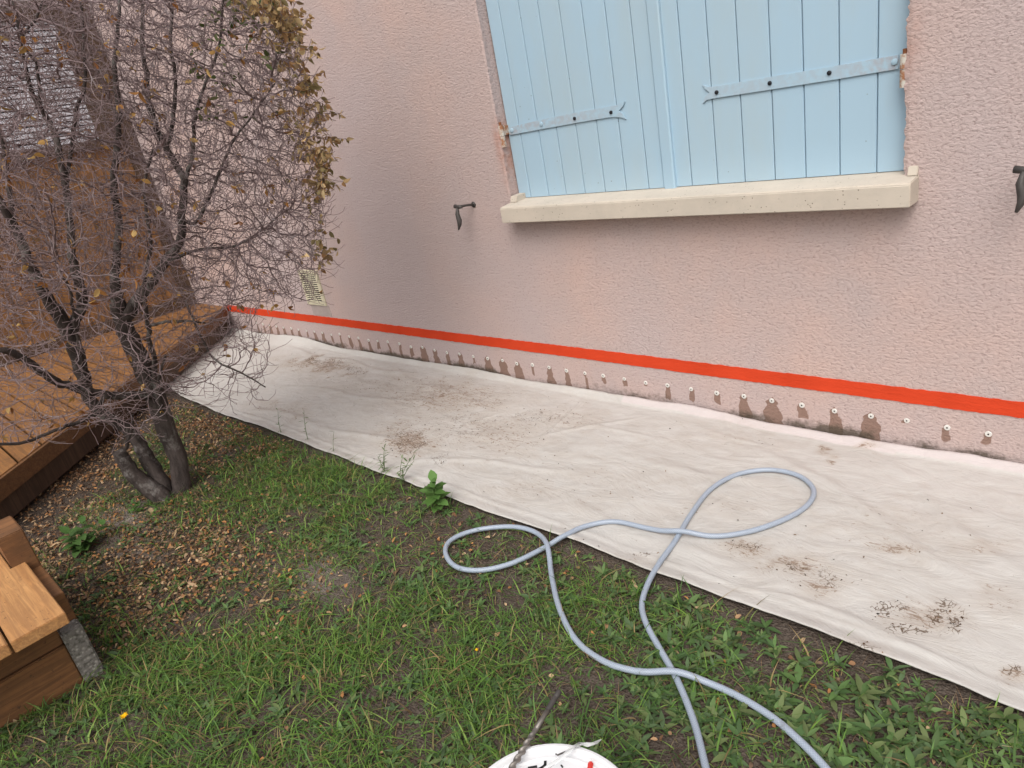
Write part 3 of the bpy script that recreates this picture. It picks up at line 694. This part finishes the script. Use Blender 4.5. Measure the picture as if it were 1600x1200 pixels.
F = np.stack([i+j, i+(j+1) % 20, i+20+(j+1) % 20, i+20+j], -1).reshape(-1, 4); npmesh('flute', V, F, M['steel'], bit, smooth=True)
# torn clear film
g = G('clear_film', .3, .5); g.set('Base Color', (.75, .76, .76)); g.set('Alpha', .55)
ps = [(936, 1159, .010), (925, 1163, .016), (910, 1162, .014), (895, 1171, .016), (880, 1182, .018), (862, 1194, .015), (850, 1204, .012)]
V = []; rs = np.linspace(-1, 1, 7)
for i, (a, c, wd) in enumerate(ps):
    p = at(a, c, z=BZ+.010)
    for r in rs: V.append(p+np.array([.55, .83, 0])*wd*.5*r+np.array([0, 0, .004*math.sin(r*3+i*1.7)+.002*random.random()]))
o = npmesh('plastic_strip', np.array(V), gridF(len(ps), 7), g.m, smooth=True); tag(o, 'crumpled strip of clear plastic film on the bucket rim', 'plastic film')

# ================================================================== TREE (bare, dense)
tree = empty('bare_tree', (-2.87, -1.45, 0), 'multi stemmed bare tree with dense fine twigs and few dry leaves', 'tree')
def D_(y): return 2.88+.30*sm(380, 790, y)
L = []   # limbs: list of (px, py, extra distance, radius)
L.append([(262, 800, 0, .055), (250, 772, 0, .048), (226, 756, 0, .040), (205, 738, 0, .036), (192, 718, 0, .034), (186, 706, 0, .033)])
L.append([(262, 798, .02, .050), (256, 765, .03, .045), (242, 738, .04, .037), (230, 716, .05, .036), (216, 690, .07, .033), (196, 668, .08, .030), (166, 650, .08, .030), (140, 622, .08, .032), (128, 580, .07, .034), (112, 535, .05, .034), (97, 500, .03, .030), (68, 455, 0, .026), (45, 405, -.03, .024), (20, 350, -.05, .022), (-10, 290, -.08, .018), (-30, 220, -.1, .014)])
L.append([(272, 800, .02, .058), (284, 765, .02, .052), (277, 715, .02, .048), (259, 668, .01, .046), (245, 625, 0, .045), (228, 580, 0, .045), (206, 538, 0, .043), (192, 505, 0, .042), (184, 474, 0, .036), (181, 425, 0, .026), (186, 350, 0, .024), (178, 300, 0, .022), (182, 235, 0, .020), (184, 167, .02, .018), (180, 100, .04, .014), (186, 20, .06, .010), (190, -80, .08, .007)])
L.append([(192, 500, 0, .034), (214, 470, -.02, .032), (240, 436, -.03, .030), (256, 412, -.04, .029), (281, 380, -.05, .027), (284, 335, -.05, .026), (287, 283, -.05, .024), (262, 236, -.05, .020), (236, 175, -.04, .018), (228, 117, -.03, .016), (222, 50, -.02, .013), (230, -60, 0, .009)])
L.append([(262, 236, -.05, .014), (268, 198, -.07, .014), (274, 133, -.08, .012), (267, 50, -.08, .010), (280, -60, -.08, .007)])
L.append([(287, 285, -.05, .015), (300, 250, -.07, .014), (304, 183, -.09, .012), (318, 140, -.1, .010), (343, 67, -.12, .009), (350, -30, -.13, .007)])
L.append([(284, 345, -.05, .014), (308, 345, -.09, .012), (335, 290, -.12, .010), (362, 225, -.15, .008), (400, 173, -.18, .006), (430, 130, -.2, .004)])
L.append([(131, 474, .05, .030), (121, 440, 0, .026), (112, 385, -.04, .022), (104, 305, -.06, .020), (90, 228, -.07, .018), (76, 190, -.08, .016), (50, 143, -.09, .012), (36, 85, -.1, .010), (20, 0, -.1, .008)])
L.append([(112, 520, .05, .026), (131, 474, .05, .026)])
L.append([(76, 192, -.08, .010), (63, 165, -.1, .010), (56, 100, -.12, .009), (33, 64, -.12, .008), (60, 20, -.12, .006), (80, -60, -.1, .005)])
L.append([(104, 305, -.06, .012), (117, 183, -.02, .012), (133, 133, 0, .010), (130, 67, .02, .009), (125, -30, .03, .007)])
L.append([(56, 444, 0, .018), (33, 383, .05, .018), (17, 317, .08, .016), (5, 230, .1, .013), (-20, 140, .1, .010)])
L.append([(236, 618, -.03, .022), (165, 616, -.10, .020), (124, 609, -.14, .019), (90, 596, -.17, .018), (56, 575, -.2, .017), (20, 552, -.23, .015), (-40, 535, -.26, .012), (-100, 500, -.28, .009)])
L.append([(165, 616, -.10, .012), (152, 640, -.16, .010), (140, 652, -.2, .009), (94, 669, -.27, .008), (40, 690, -.34, .007), (-20, 694, -.4, .006), (-90, 680, -.42, .004)])
L.append([(245, 612, -.02, .014), (240, 560, -.06, .013), (231, 519, -.10, .012), (226, 444, -.13, .011), (235, 380, -.16, .010), (225, 300, -.18, .009), (240, 230, -.2, .007)])
L.append([(256, 412, -.04, .010), (300, 393, -.08, .009), (345, 388, -.12, .008), (378, 380, -.15, .007), (412, 357, -.2, .005), (445, 330, -.24, .003)])
L.append([(233, 510, -.1, .008), (260, 503, -.12, .007), (290, 502, -.14, .006), (322, 505, -.16, .004)])
L.append([(290, 470, -.10, .006), (318, 535, -.18, .0055), (340, 565, -.22, .005), (378, 583, -.26, .004), (415, 605, -.3, .003)])
L.append([(200, 668, -.02, .008), (198, 700, -.05, .009)])
L.append([(197, 702, -.03, .008), (206, 672, -.05, .007), (207, 652, -.06, .006), (200, 640, -.06, .004)])
L.append([(140, 622, .05, .009), (128, 560, -.12, .008), (118, 510, -.16, .008), (110, 455, -.18, .007), (96, 430, -.2, .006), (84, 400, -.22, .005)])
L.append([(250, 640, -.05, .010), (247, 600, -.07, .009), (258, 555, -.09, .007)])
# resample the limbs
NP, NPAR, NRAD = [], [], []                 # nodes for growth
limbs = []
for li in L:
    C = np.array([at(a, c, dist=D_(c)+e) for a, c, e, r in li]); R_ = np.array([r*(.52+.24*float(sm(330, 560, c))+.02*float(sm(600, 720, c))) for a, c, e, r in li])
    cc = catmull(C, 5); rr = catmull(np.stack([R_]*3, 1), 5)[:, 0]
    n_ = len(cc); cc[1:-1] += RNG.normal(0, 1, (n_-2, 3))*np.minimum(rr[1:-1], .008)[:, None]*.28
    cc[0, 2] = max(cc[0, 2], -.05); limbs.append((cc, rr))
# trunk mesh
b = MB()
def limb_tube(b, cc, rr, n):
    pts = [Vector(p) for p in cc]; rings = []; u = None
    for i, p in enumerate(pts):
        t = (pts[min(i+1, len(pts)-1)]-pts[max(i-1, 0)]).normalized()
        if u is None: u = t.cross(Vector((0, 1, .1))).normalized()
        u = (u-t*u.dot(t)).normalized(); v = t.cross(u)
        rings.append([b.b.verts.new(p+(u*math.cos(k*2*math.pi/n)+v*math.sin(k*2*math.pi/n))*rr[i]*(1+.09*math.sin(k*2.1+i*.15)+random.uniform(-.04, .04))) for k in range(n)])
    for A, B in zip(rings[:-1], rings[1:]):
        for k in range(n): b.b.faces.new((A[k], A[(k+1) % n], B[(k+1) % n], B[k]))
    b.b.faces.new(rings[0][::-1]); b.b.faces.new(rings[-1])
for cc, rr in limbs: limb_tube(b, cc, rr, 12 if rr.max() > .02 else 8)
o = b.build('trunk', M['bark'], tree, True)
for cc, rr in limbs:
    for i in range(len(cc)-1):
        if cc[i, 2] < .22: continue
        s_ = np.linalg.norm(cc[i+1]-cc[i]); k = max(1, int(s_/.03))
        for q in range(k): NP.append(cc[i]+(cc[i+1]-cc[i])*q/k); NRAD.append(rr[i])
nb = len(NP)
# crown: attractors in an uneven volume round the limbs, then grow towards them
def inpoly(px, py, poly):
    ins = np.zeros(len(px), bool); n = len(poly)
    for i in range(n):
        x0, y0 = poly[i]; x1, y1 = poly[(i+1) % n]
        c = ((y0 > py) != (y1 > py)) & (px < (x1-x0)*(py-y0)/(y1-y0+1e-9)+x0); ins ^= c
    return ins
POLY = [(-280, 560), (-300, 20), (-150, -130), (200, -150), (340, -90), (418, 0), (452, 40), (482, 100), (498, 200), (506, 280), (508, 340), (514, 410), (490, 470), (440, 478), (408, 492), (425, 560), (425, 612), (380, 640), (330, 628), (285, 610), (262, 650), (205, 690), (150, 660), (60, 690), (-60, 690)]
n_ = 100000; ax = RNG.uniform(-340, 520, n_); ay = RNG.uniform(-330, 700, n_); ins = inpoly(ax, ay, POLY)
rr_ = np.sqrt(((ax-110)/430)**2+((ay-200)/560)**2); hd = .64*np.sqrt(np.clip(1-rr_**2, .04, 1)); ad = 2.86+.10*sm(300, 700, ay)+RNG.uniform(-1, 1, n_)*hd-.00045*(ax-110)
dens = np.where(ay > 470, .30, 1.0)*np.where((ax < -10) | (ay < -20), .09, 1.0)*np.where((ay > 560) & (ax > 280), .6, 1)
dens *= .55+.7*vn(ax/60, ay/60, 5)
keep = ins & (RNG.random(n_) < dens*.33)
ax, ay, ad = ax[keep], ay[keep], ad[keep]
rd = np.stack([(ax-800), -(ay-600), np.full(len(ax), -FOC)], 1); rd /= np.linalg.norm(rd, axis=1)[:, None]
AT = CAMP+(rd@ROT.T)*ad[:, None]
AT = AT[(AT[:, 1] < -.06)&(AT[:, 0] > -5.6) & (AT[:, 2] > .28)]
NP = np.array(NP); par = [-1]*nb
best = np.full(len(AT), 1e9); bi = np.zeros(len(AT), int)
def upd(lo):
    global best, bi
    new = NP[lo:]
    for s0 in range(0, len(new), 400):
        ch = new[s0:s0+400]; d2 = ((AT[:, None]-ch[None])**2).sum(-1); j = d2.argmin(1); dm = d2[np.arange(len(AT)), j]
        k = dm < best; best[k] = dm[k]; bi[k] = j[k]+lo+s0
upd(0); STEP, KILL, INF = .026, .029, .55
ndir = np.zeros((nb, 3))
for it in range(130):
    act = best < INF**2
    if act.sum() == 0: break
    dv = AT[act]-NP[bi[act]]; dv /= np.linalg.norm(dv, axis=1)[:, None]+1e-9
    acc = np.zeros((len(NP), 3)); np.add.at(acc, bi[act], dv); cnt = np.bincount(bi[act], minlength=len(NP)); ids = np.nonzero(cnt)[0]
    g = acc[ids]/cnt[ids][:, None]; ln = np.linalg.norm(g, axis=1); g = g/(ln[:, None]+1e-6)
    g = g+.55*ndir[ids]+RNG.normal(0, .30, g.shape)+np.array([.0, 0, .05]); g /= np.linalg.norm(g, axis=1)[:, None]
    new = NP[ids]+g*STEP; lo = len(NP); NP = np.vstack([NP, new]); ndir = np.vstack([ndir, g]); par += list(ids); upd(lo)
    al = best > KILL**2; AT, best, bi = AT[al], best[al], bi[al]
    if len(AT) == 0 or len(NP) > 66000: break
par = np.array(par); N = len(NP)
# short side twigs on the grown nodes, gently curling up
base = RNG.choice(np.arange(nb, N), size=min(9000, N-nb), replace=False); tips = []
ex, ep = [NP], [par]; cur = N; E_dir = []
d0 = ndir[base]+RNG.normal(0, .75, (len(base), 3)); d0 /= np.linalg.norm(d0, axis=1)[:, None]; pp = NP[base]; pi = base
for k in range(5):
    pp = pp+d0*RNG.uniform(.014, .024, (len(base), 1)); ex.append(pp); ep.append(pi); pi = np.arange(cur, cur+len(base)); cur += len(base)
    ndir = np.vstack([ndir, d0]); d0 = d0+RNG.normal(0, .22, d0.shape)+np.array([0, 0, .16]); d0 /= np.linalg.norm(d0, axis=1)[:, None]
NP = np.vstack(ex); par = np.concatenate(ep); N = len(NP)
print('TREE nodes', N, 'limb', nb)
# pipe model
cr = np.zeros(N); EXP = 2.75; tip = .00085
for i in range(N-1, nb-1, -1):
    cr[i] = max(cr[i], tip**EXP); cr[par[i]] += cr[i]
rad = np.minimum(cr**(1/EXP), .008); rad[:nb] = np.minimum(np.maximum(rad[:nb], .002), np.array(NRAD))
idx = np.arange(nb, N); p = par[idx]
Dn = NP[idx]-NP[p]; Dn /= np.linalg.norm(Dn, axis=1)[:, None]+1e-9
Dfull = np.zeros((N, 3)); Dfull[idx] = Dn
Dp = Dfull[p]; use = (np.abs(Dp).sum(1) > 0) & ((Dp*Dn).sum(1) > .5); D0_ = np.where(use[:, None], Dp, Dn)
r1 = rad[idx]; r0 = np.minimum(rad[p], r1*1.35); K = 4
def ring(P, Dv, R):
    ref = np.array([.31, .22, .92]); U = np.cross(Dv, ref); U /= np.linalg.norm(U, axis=1)[:, None]+1e-9; W = np.cross(Dv, U); a = np.arange(K)*2*np.pi/K
    return P[:, None]+R[:, None, None]*(np.cos(a)[None, :, None]*U[:, None]+np.sin(a)[None, :, None]*W[:, None])
V = np.concatenate([ring(NP[p], D0_, r0), ring(NP[idx], Dn, r1)], 1).reshape(-1, 3)
n_ = len(idx); o_ = np.arange(n_)[:, None]*2*K; j = np.arange(K)[None]; F = np.stack([o_+j, o_+(j+1) % K, o_+K+(j+1) % K, o_+K+j], -1).reshape(-1, 4)
crown = npmesh('crown', V, F, M['twig'], tree, smooth=True)
tag(crown, 'dense tangle of fine purplish grey bare twigs')
# leaves --------------------------------------------------------
def leafmesh(P, dirv, nrm, Ln, Wd, col, curl=.3, fold=.25, taper=.5):
    """each leaf: 3 x 5 grid with pointed ends"""
    n = len(P); dirv = dirv/np.linalg.norm(dirv, axis=1)[:, None]; S_ = np.cross(nrm, dirv); S_ /= np.linalg.norm(S_, axis=1)[:, None]+1e-9; Nn = np.cross(dirv, S_)
    t = np.array([0, .22, .5, .78, 1.]); wd = np.array([.06, .75, 1., .62, .03]); curl = np.broadcast_to(curl, (n,)); V = []
    for k in range(5):
        c = P+dirv*(Ln*t[k])[:, None]-Nn*(Ln*curl*t[k]**2)[:, None]
        for s in (-1, 0, 1): V.append(c+S_*(s*Wd*.5*wd[k])[:, None]+Nn*(abs(s)*Wd*.5*wd[k]*fold)[:, None])
    V = np.stack(V, 1).reshape(-1, 3); q = []
    for k in range(4):
        for s in range(2): a = k*3+s; q.append([a, a+1, a+4, a+3])
    F = (np.array(q)[None]+np.arange(n)[:, None, None]*15).reshape(-1, 4); return V, F, np.repeat(col, 15, 0)
def rnd_unit(n): v = RNG.normal(0, 1, (n, 3)); return v/np.linalg.norm(v, axis=1)[:, None]
def pick(cols, n, j=.18):
    c = np.array(cols)[RNG.integers(0, len(cols), n)]; return np.clip(c*(1+RNG.normal(0, j, (n, 1))), .004, .9)
npx, npy, _ = proj(NP); tipm = np.arange(N) >= nb
rim = tipm & (npx > 385) & (npy < 420)
# distance to the right outline
oy = np.array([-200, 0, 40, 100, 200, 280, 340, 410]); ox = np.array([350, 418, 452, 482, 498, 506, 508, 512]); ed = np.interp(npy, oy, ox)-npx
pr = np.where(tipm & (npy < 440) & (npy > -200), np.exp(-np.clip(ed, 0, None)/15)*np.where(npy > 300, .3, 1)*sm(430, 380, npy)*(.45+.55*sm(200, 60, npy)), 0)+np.where(tipm, .0042, 0)
pr = pr*(.25+1.5*(vn(npx/22, npy/22, 9) > .45)); cand = np.nonzero(RNG.random(N) < np.clip(pr*1.4, 0, 1))[0]
cand = RNG.permutation(cand)[:4200]
cand = np.repeat(cand, 2); n = len(cand)
rimm = np.interp(npy[cand], oy, ox)-npx[cand] < 60
col = np.where(rimm[:, None], pick([(.50, .34, .17), (.38, .26, .12), (.58, .43, .23), (.24, .19, .09), (.32, .18, .08), (.20, .13, .07)], n), pick([(.46, .27, .09), (.36, .17, .055), (.28, .12, .045), (.50, .33, .13)], n))
dv = rnd_unit(n)*.8+np.array([.1, 0, -.6]); V1, F1, C1 = leafmesh(NP[cand], dv, rnd_unit(n), RNG.uniform(.016, .032, n), RNG.uniform(.010, .017, n), col, RNG.uniform(.1, .6, n), .5)
o = npmesh('dry_leaves', V1, F1, M['drytree'], tree, smooth=True, col=C1); 
gm = np.nonzero(tipm & (npx > 300) & (npx < 440) & (npy < 190) & (vn(npx/30, npy/30, 4) > .5))[0]; gm = gm[RNG.random(len(gm)) < .10][:260]; n = len(gm)
if n:
    V1, F1, C1 = leafmesh(NP[gm], rnd_unit(n), rnd_unit(n), RNG.uniform(.018, .03, n), RNG.uniform(.009, .014, n), pick([(.07, .09, .03), (.10, .12, .045), (.13, .13, .06)], n), .2, .3)
    npmesh('green_leaves', V1, F1, M['leafg'], tree, smooth=True, col=C1)

# ================================================================== VEGETATION on the ground
# regions measured once on the lawn
def inside_zone(x, y):                   # free lawn: not under sheet, deck or steps
    ok = (y < -.905) & ~((x < -4.2) & (y > -.95+.0)) & (x+y > -5.6)
    ok &= ~((x < -1.99) & (y < -1.945)) & ~((x < -1.85) & (y < -1.975) & (x > -2.1) & False)
    dx = x-ux; dy = y-uy; return ok & (dx*dx+dy*dy > (br*.86)**2)
LITTER = [(330, 680, 90, 60, 1.0), (180, 690, 60, 50, 1.0), (110, 760, 90, 60, 1), (300, 880, 130, 90, 1.0), (200, 950, 110, 70, .9), (90, 860, 60, 60, 1.0), (380, 960, 120, 60, .5), (400, 700, 60, 40, .6), (230, 860, 100, 60, .9)]
BARE = [(195, 812, 60, 22, 1), (500, 905, 60, 55, .9), (545, 700, 60, 25, .6), (760, 855, 130, 40, .85), (900, 880, 80, 30, .8), (850, 990, 60, 30, .35), (1280, 1120, 110, 60, .75), (1180, 1060, 60, 40, .45), (1400, 1120, 120, 40, .5),
        (330, 660, 100, 50, .9), (100, 750, 130, 70, 1), (110, 850, 70, 60, .9), (640, 820, 60, 30, .5), (1060, 1180, 60, 40, .6), (1250, 1010, 120, 25, .5), (1030, 1000, 40, 60, .35), (250, 860, 130, 60, .75), (250, 930, 120, 60, .6)]
def scatter(n, dfun, x0=-4.6, x1=.25, y0=-2.75, y1=-.87):
    x = RNG.uniform(x0, x1, n); y = RNG.uniform(y0, y1, n); P = np.stack([x, y, gz(x, y)], -1); px, py, dd = proj(P)
    ok = inside_zone(x, y) & (dd > .2) & (px > -140) & (px < 1740) & (py < 1420)
    ok &= RNG.random(n) < dfun(px, py, x, y); return P[ok], px[ok], py[ok]
def bare(px, py): return blob(px, py, BARE)
edge_pt = lambda x, y: sm(-.895, -.935, y)
def gd(px, py, x, y):
    lit = 1-.72*blob(px, py, LITTER)
    tall = .24+.76*sm(.36, .62, fbm(x*7, y*7, 71)); left = 1-.55*sm(850, 1200, px)
    band = 1-.45*blob(px, py, [(870, 850, 260, 60, 1)])
    return np.clip((1-.85*bare(px, py))*tall*left*band*lit*(.12+.88*edge_pt(x, y)), .015, 1)*(x+y > -4.95)
GREENS = [(.11, .21, .036), (.14, .245, .045), (.088, .165, .036), (.19, .28, .065), (.115, .205, .06), (.07, .14, .038)]
def blades(P, Ht, Wd, lean, col, seg=4):
    n = len(P); a = RNG.uniform(0, 2*np.pi, n); dirh = np.stack([np.cos(a), np.sin(a), 0*a], -1); fa = a+np.pi/2+RNG.normal(0, .5, n); sd_ = np.stack([np.cos(fa), np.sin(fa), 0*a], -1)
    V = []
    for k in range(seg+1):
        t = k/seg; w_ = Wd*(1-t**1.8)*.5+.0001
        c = P+dirh*(Ht*lean*t**1.6)[:, None]; c = c+np.array([0, 0, 1.])*(Ht*(t-.55*np.clip(lean, 0, 1.5)*t*t*.8))[:, None]
        V.append(c-sd_*w_[:, None]); V.append(c+sd_*w_[:, None])
    V = np.stack(V, 1).reshape(-1, 3); q = np.array([[2*k, 2*k+1, 2*k+3, 2*k+2] for k in range(seg)]); m2 = 2*(seg+1)
    F = (q[None]+np.arange(n)[:, None, None]*m2).reshape(-1, 4)
    cc = np.repeat(col, m2, 0).reshape(n, m2, 3); return V, F, cc.reshape(-1, 3)
P, px, py = scatter(230000, gd); n = len(P)
big = RNG.random(n) < (.10+.35*blob(px, py, [(420, 1080, 340, 130, 1), (560, 750, 120, 60, .8), (380, 660, 90, 30, .8)]))
Ht = np.where(big, RNG.uniform(.028, .070, n), RNG.uniform(.010, .032, n)); Wd = np.where(big, RNG.uniform(.002, .0045, n), RNG.uniform(.0012, .003, n))
c = pick(GREENS, n, .2); dry = RNG.random(n) < .16; c[dry] = pick([(.30, .22, .10), (.24, .20, .08), (.19, .13, .07)], dry.sum())
V, F, C = blades(P, Ht, Wd, RNG.uniform(.4, 1.9, n), c)
tag(npmesh('grass', V, F, M['leafg'], smooth=True, col=C), 'green lawn grass with bare patches between hose, tree and steps', 'grass', kind='stuff'); print('grass', n)
# broad leaved rosettes
def wd_(px, py, x, y):
    r = sm(820, 1080, px)*.75+.22*sm(560, 800, px)+.28
    return np.clip(r*(1-.75*bare(px, py))*(.22+.9*sm(.34, .58, fbm(x*9+3, y*9, 91)))*(.10+.9*sm(-.905, -.955, y)), 0, 1)*(x+y > -4.8)
P, px, py = scatter(15000, wd_); nr = len(P); k = RNG.integers(5, 9, nr); ii = np.repeat(np.arange(nr), k); n = len(ii)
ang = np.concatenate([np.arange(q)*2*np.pi/q+RNG.uniform(0, 6) for q in k])+RNG.normal(0, .25, n); el = RNG.uniform(-.05, .95, n)
dv = np.stack([np.cos(ang)*np.cos(el), np.sin(ang)*np.cos(el), np.sin(el)], -1); nr_ = np.stack([-np.cos(ang)*np.sin(el), -np.sin(ang)*np.sin(el), np.cos(el)], -1)+RNG.normal(0, .2, (n, 3))
szr = (RNG.uniform(.011, .028, nr)*(1+.30*sm(850, 1150, px)))[ii]; ln = szr*RNG.uniform(.7, 1.25, n); wdt = ln*RNG.uniform(.26, .40, n)
c = pick([(.088, .155, .048), (.070, .128, .044), (.112, .18, .062), (.09, .14, .062), (.14, .18, .07)], n, .18)
V, F, C = leafmesh(P[ii]+np.array([0, 0, .006]), dv, nr_, ln, wdt, c, RNG.uniform(.1, .5, n), .28)
tag(npmesh('ground_cover', V, F, M['leafg'], smooth=True, col=C), 'low broad leaved weeds covering the soil beside the dust sheet', 'ground cover', kind='stuff'); print('rosettes', nr)
# dry leaf litter
def ld(px, py, x, y): return np.clip(blob(px, py, LITTER)*(.35+.9*sm(.35, .6, fbm(x*8, y*8, 13)))+.018+.06*bare(px, py), 0, 1)
P, px, py = scatter(85000, ld)
yq = RNG.uniform(-3.2, -.05, 150); xq = S-yq-np.abs(RNG.normal(0, .5, 150))-.02; P = np.vstack([P, np.stack([xq, yq, yq*0+DZ+.002], -1)]); n = len(P)
nr_ = rnd_unit(n)*.5+np.array([0, 0, 1.]); dv = np.cross(nr_, rnd_unit(n)); dv[:, 2] += RNG.normal(0, .2, n)
V, F, C = leafmesh(P+np.array([0, 0, .004])+np.array([0, 0, .008])*RNG.random((n, 1)), dv, nr_, RNG.uniform(.006, .019, n)*(1+1.0*(RNG.random(n) < .06)), RNG.uniform(.005, .011, n)*(1+.8*(RNG.random(n) < .06)), pick([(.36, .22, .12), (.27, .15, .08), (.46, .32, .19), (.17, .09, .05), (.11, .065, .04), (.38, .18, .07), (.20, .13, .085)], n), RNG.uniform(-.3, .8, n), .45)
tag(npmesh('leaf_litter', V, F, M['litter'], smooth=True, col=C), 'carpet of small dry brown leaves under the bare tree', 'dry leaves', kind='stuff'); print('litter', n)
# straw and thatch
def sd_(px, py, x, y): return np.clip(.22+.8*bare(px, py)+.5*blob(px, py, [(330, 1080, 120, 60, 1), (700, 860, 120, 40, 1)]), 0, 1)
P, px, py = scatter(30000, sd_); n = len(P)
V, F, C = blades(P+np.array([0, 0, .002]), RNG.uniform(.010, .045, n)*.5, RNG.uniform(.0007, .0016, n), RNG.uniform(1.6, 2.6, n), pick([(.26, .17, .10), (.18, .11, .065), (.33, .25, .16), (.12, .075, .05)], n), 3)
V[:, 2] = np.maximum(V[:, 2], gz(V[:, 0], V[:, 1])+.002)
tag(npmesh('dead_grass', V, F, M['litter'], col=C), 'brown dead grass strands over the bare soil', 'dead grass', kind='stuff')
# crumbs of soil on the sheet
TP = np.stack([TX_, TY_, TZ_], -1).reshape(-1, 3)
q = np.nonzero(crack*.8+smear*.12+.004 > RNG.random(len(crack))*8)[0]; q = RNG.choice(q, min(len(q), 650), replace=False); n = len(q)
V, F, C = leafmesh(TP[q]+np.array([0, 0, .0025]), rnd_unit(n)*np.array([1, 1, .2]), rnd_unit(n)*.4+np.array([0, 0, 1.]), RNG.uniform(.002, .010, n), RNG.uniform(.0015, .005, n), pick([(.05, .03, .02), (.10, .06, .035), (.18, .11, .06), (.03, .025, .02)], n), .5, .5)
tag(npmesh('soil_crumbs', V, F, M['litter'], col=C), 'dark crumbs of soil and leaf scattered on the dust sheet', 'soil crumbs', kind='stuff')

# individual plants --------------------------------------------------------
def plant(name, pxy, label, cat, h, nl, ll, lw, cols, tilt=(0, 0), pairs=True, group=None, stems=1, spread=.02, col_stem=(.10, .15, .05), curl=.35):
    g0 = at(*pxy, z=0); x, y = g0[0], g0[1]; z = float(gz(x, y)); e = empty(name, (x, y, z), label, cat, group)
    b = MB(); Ps, Ds, Ns, Ls, Ws = [], [], [], [], []
    for s in range(stems):
        a = random.uniform(0, 6.28); tx_, ty_ = tilt[0]+math.cos(a)*spread*(s > 0), tilt[1]+math.sin(a)*spread*(s > 0); hh = h*(1 if s == 0 else random.uniform(.5, .95))
        pts = [(x+tx_*t*t, y+ty_*t*t, z-.005+hh*t) for t in np.linspace(0, 1, 7)]
        b.tube(pts, [max(.0022*(1-.6*t), .0008)*(h/.2)**.5 for t in np.linspace(0, 1, 7)], 6)
        for i in range(nl):
            t = (i+1.2)/(nl+.4); c = np.array([x+tx_*t*t, y+ty_*t*t, z+hh*t]); az = i*(math.pi/2 if pairs else 2.4)+a
            for k in range(2 if pairs else 1):
                aa = az+k*math.pi+random.uniform(-.3, .3); el_ = random.uniform(.1, .7) if i < nl-1 else random.uniform(.5, 1.1); sc = (.65+.6*math.sin(t*2.6))*random.uniform(.8, 1.15)
                Ps.append(c); Ds.append((math.cos(aa)*math.cos(el_), math.sin(aa)*math.cos(el_), math.sin(el_))); Ns.append((-math.cos(aa)*math.sin(el_), -math.sin(aa)*math.sin(el_), math.cos(el_))); Ls.append(ll*sc); Ws.append(lw*sc)
    b.build('stem', plain('plant_stem', col_stem, .6), e, True)
    n = len(Ps); V, F, C = leafmesh(np.array(Ps), np.array(Ds), np.array(Ns), np.array(Ls), np.array(Ws), pick(cols, n, .12), curl, .22)
    npmesh('foliage', V, F, M['leafg'], e, smooth=True, col=C); return e
GL = [(.10, .20, .045), (.085, .17, .04), (.12, .23, .06)]
plant('young_plant', (686, 797), 'young bright green broad leaved plant at the lower edge of the dust sheet', 'plant', .11, 5, .044, .030, GL, (.0, .01), stems=2, spread=.02, curl=.2)
plant('leafy_weed', (128, 862), 'leafy green weed growing from the leaf litter near the wooden steps', 'weed', .10, 6, .040, .028, [(.07, .14, .035), (.085, .16, .045)], (-.03, .05), stems=4, spread=.06)
GW = [(.13, .19, .07), (.10, .16, .06)]
gr = 'slender weeds along the sheet edge'
for i, (p, h_, lb) in enumerate([((440, 680), .12, 'slender upright weed leftmost in front of the dust sheet'), ((482, 690), .15, 'slender upright weed with narrow leaves beside the leftmost one'), ((523, 712), .11, 'slender seedhead weed overlapping the sheet edge'),
        ((602, 742), .13, 'feathery weed left of the young broad leaved plant'), ((627, 760), .13, 'feathery weed closest to the young broad leaved plant')]):
    plant('slender_weed', p, lb, 'weed', h_, 9 if i != 2 else 3, .022, .0045, GW, (.01*(i-2), .03), False, gr, 1 if i < 3 else 3, .04)
plant('seedling', (246, 806), 'tiny light green seedling at the foot of the bare tree', 'seedling', .03, 2, .018, .012, GL)
plant('seedling', (212, 800), 'green seedling tuft just left of the tree foot', 'seedling', .05, 4, .025, .012, GL, (0, 0), True, None, 2, .02)
# yellow flowers
def flower(pxy, label, r, h):
    g0 = at(*pxy, z=h); x, y = g0[0], g0[1]; z = float(gz(x, y)); e = empty('yellow_flower', (x, y, z), label, 'flower')
    MB().tube([(x-.01, y-.008, z-.004), (x-.004, y-.002, z+h*.5), (x, y, z+h)], .0012, 6).build('stem', plain('plant_stem', (.10, .15, .05), .6), e, True)
    n = 26; a = np.arange(n)*2.4; rr = r*(.45+.55*RNG.random(n)); dv = np.stack([np.cos(a), np.sin(a), RNG.uniform(.1, .9, n)], -1)
    V, F, C = leafmesh(np.tile([x, y, z+h], (n, 1)), dv, np.tile([0, 0, 1.], (n, 1)), rr, rr*.35, pick([(.85, .50, .01), (.80, .42, .01)], n, .06), .1, .1)
    npmesh('petals', V, F, M['litter'], e, col=C)
flower((193, 1117), 'open yellow dandelion like flower in grass near the wooden steps', .012, .05)
flower((743, 1010), 'small closed yellow flower bud in the lawn below the hose loop', .006, .04)
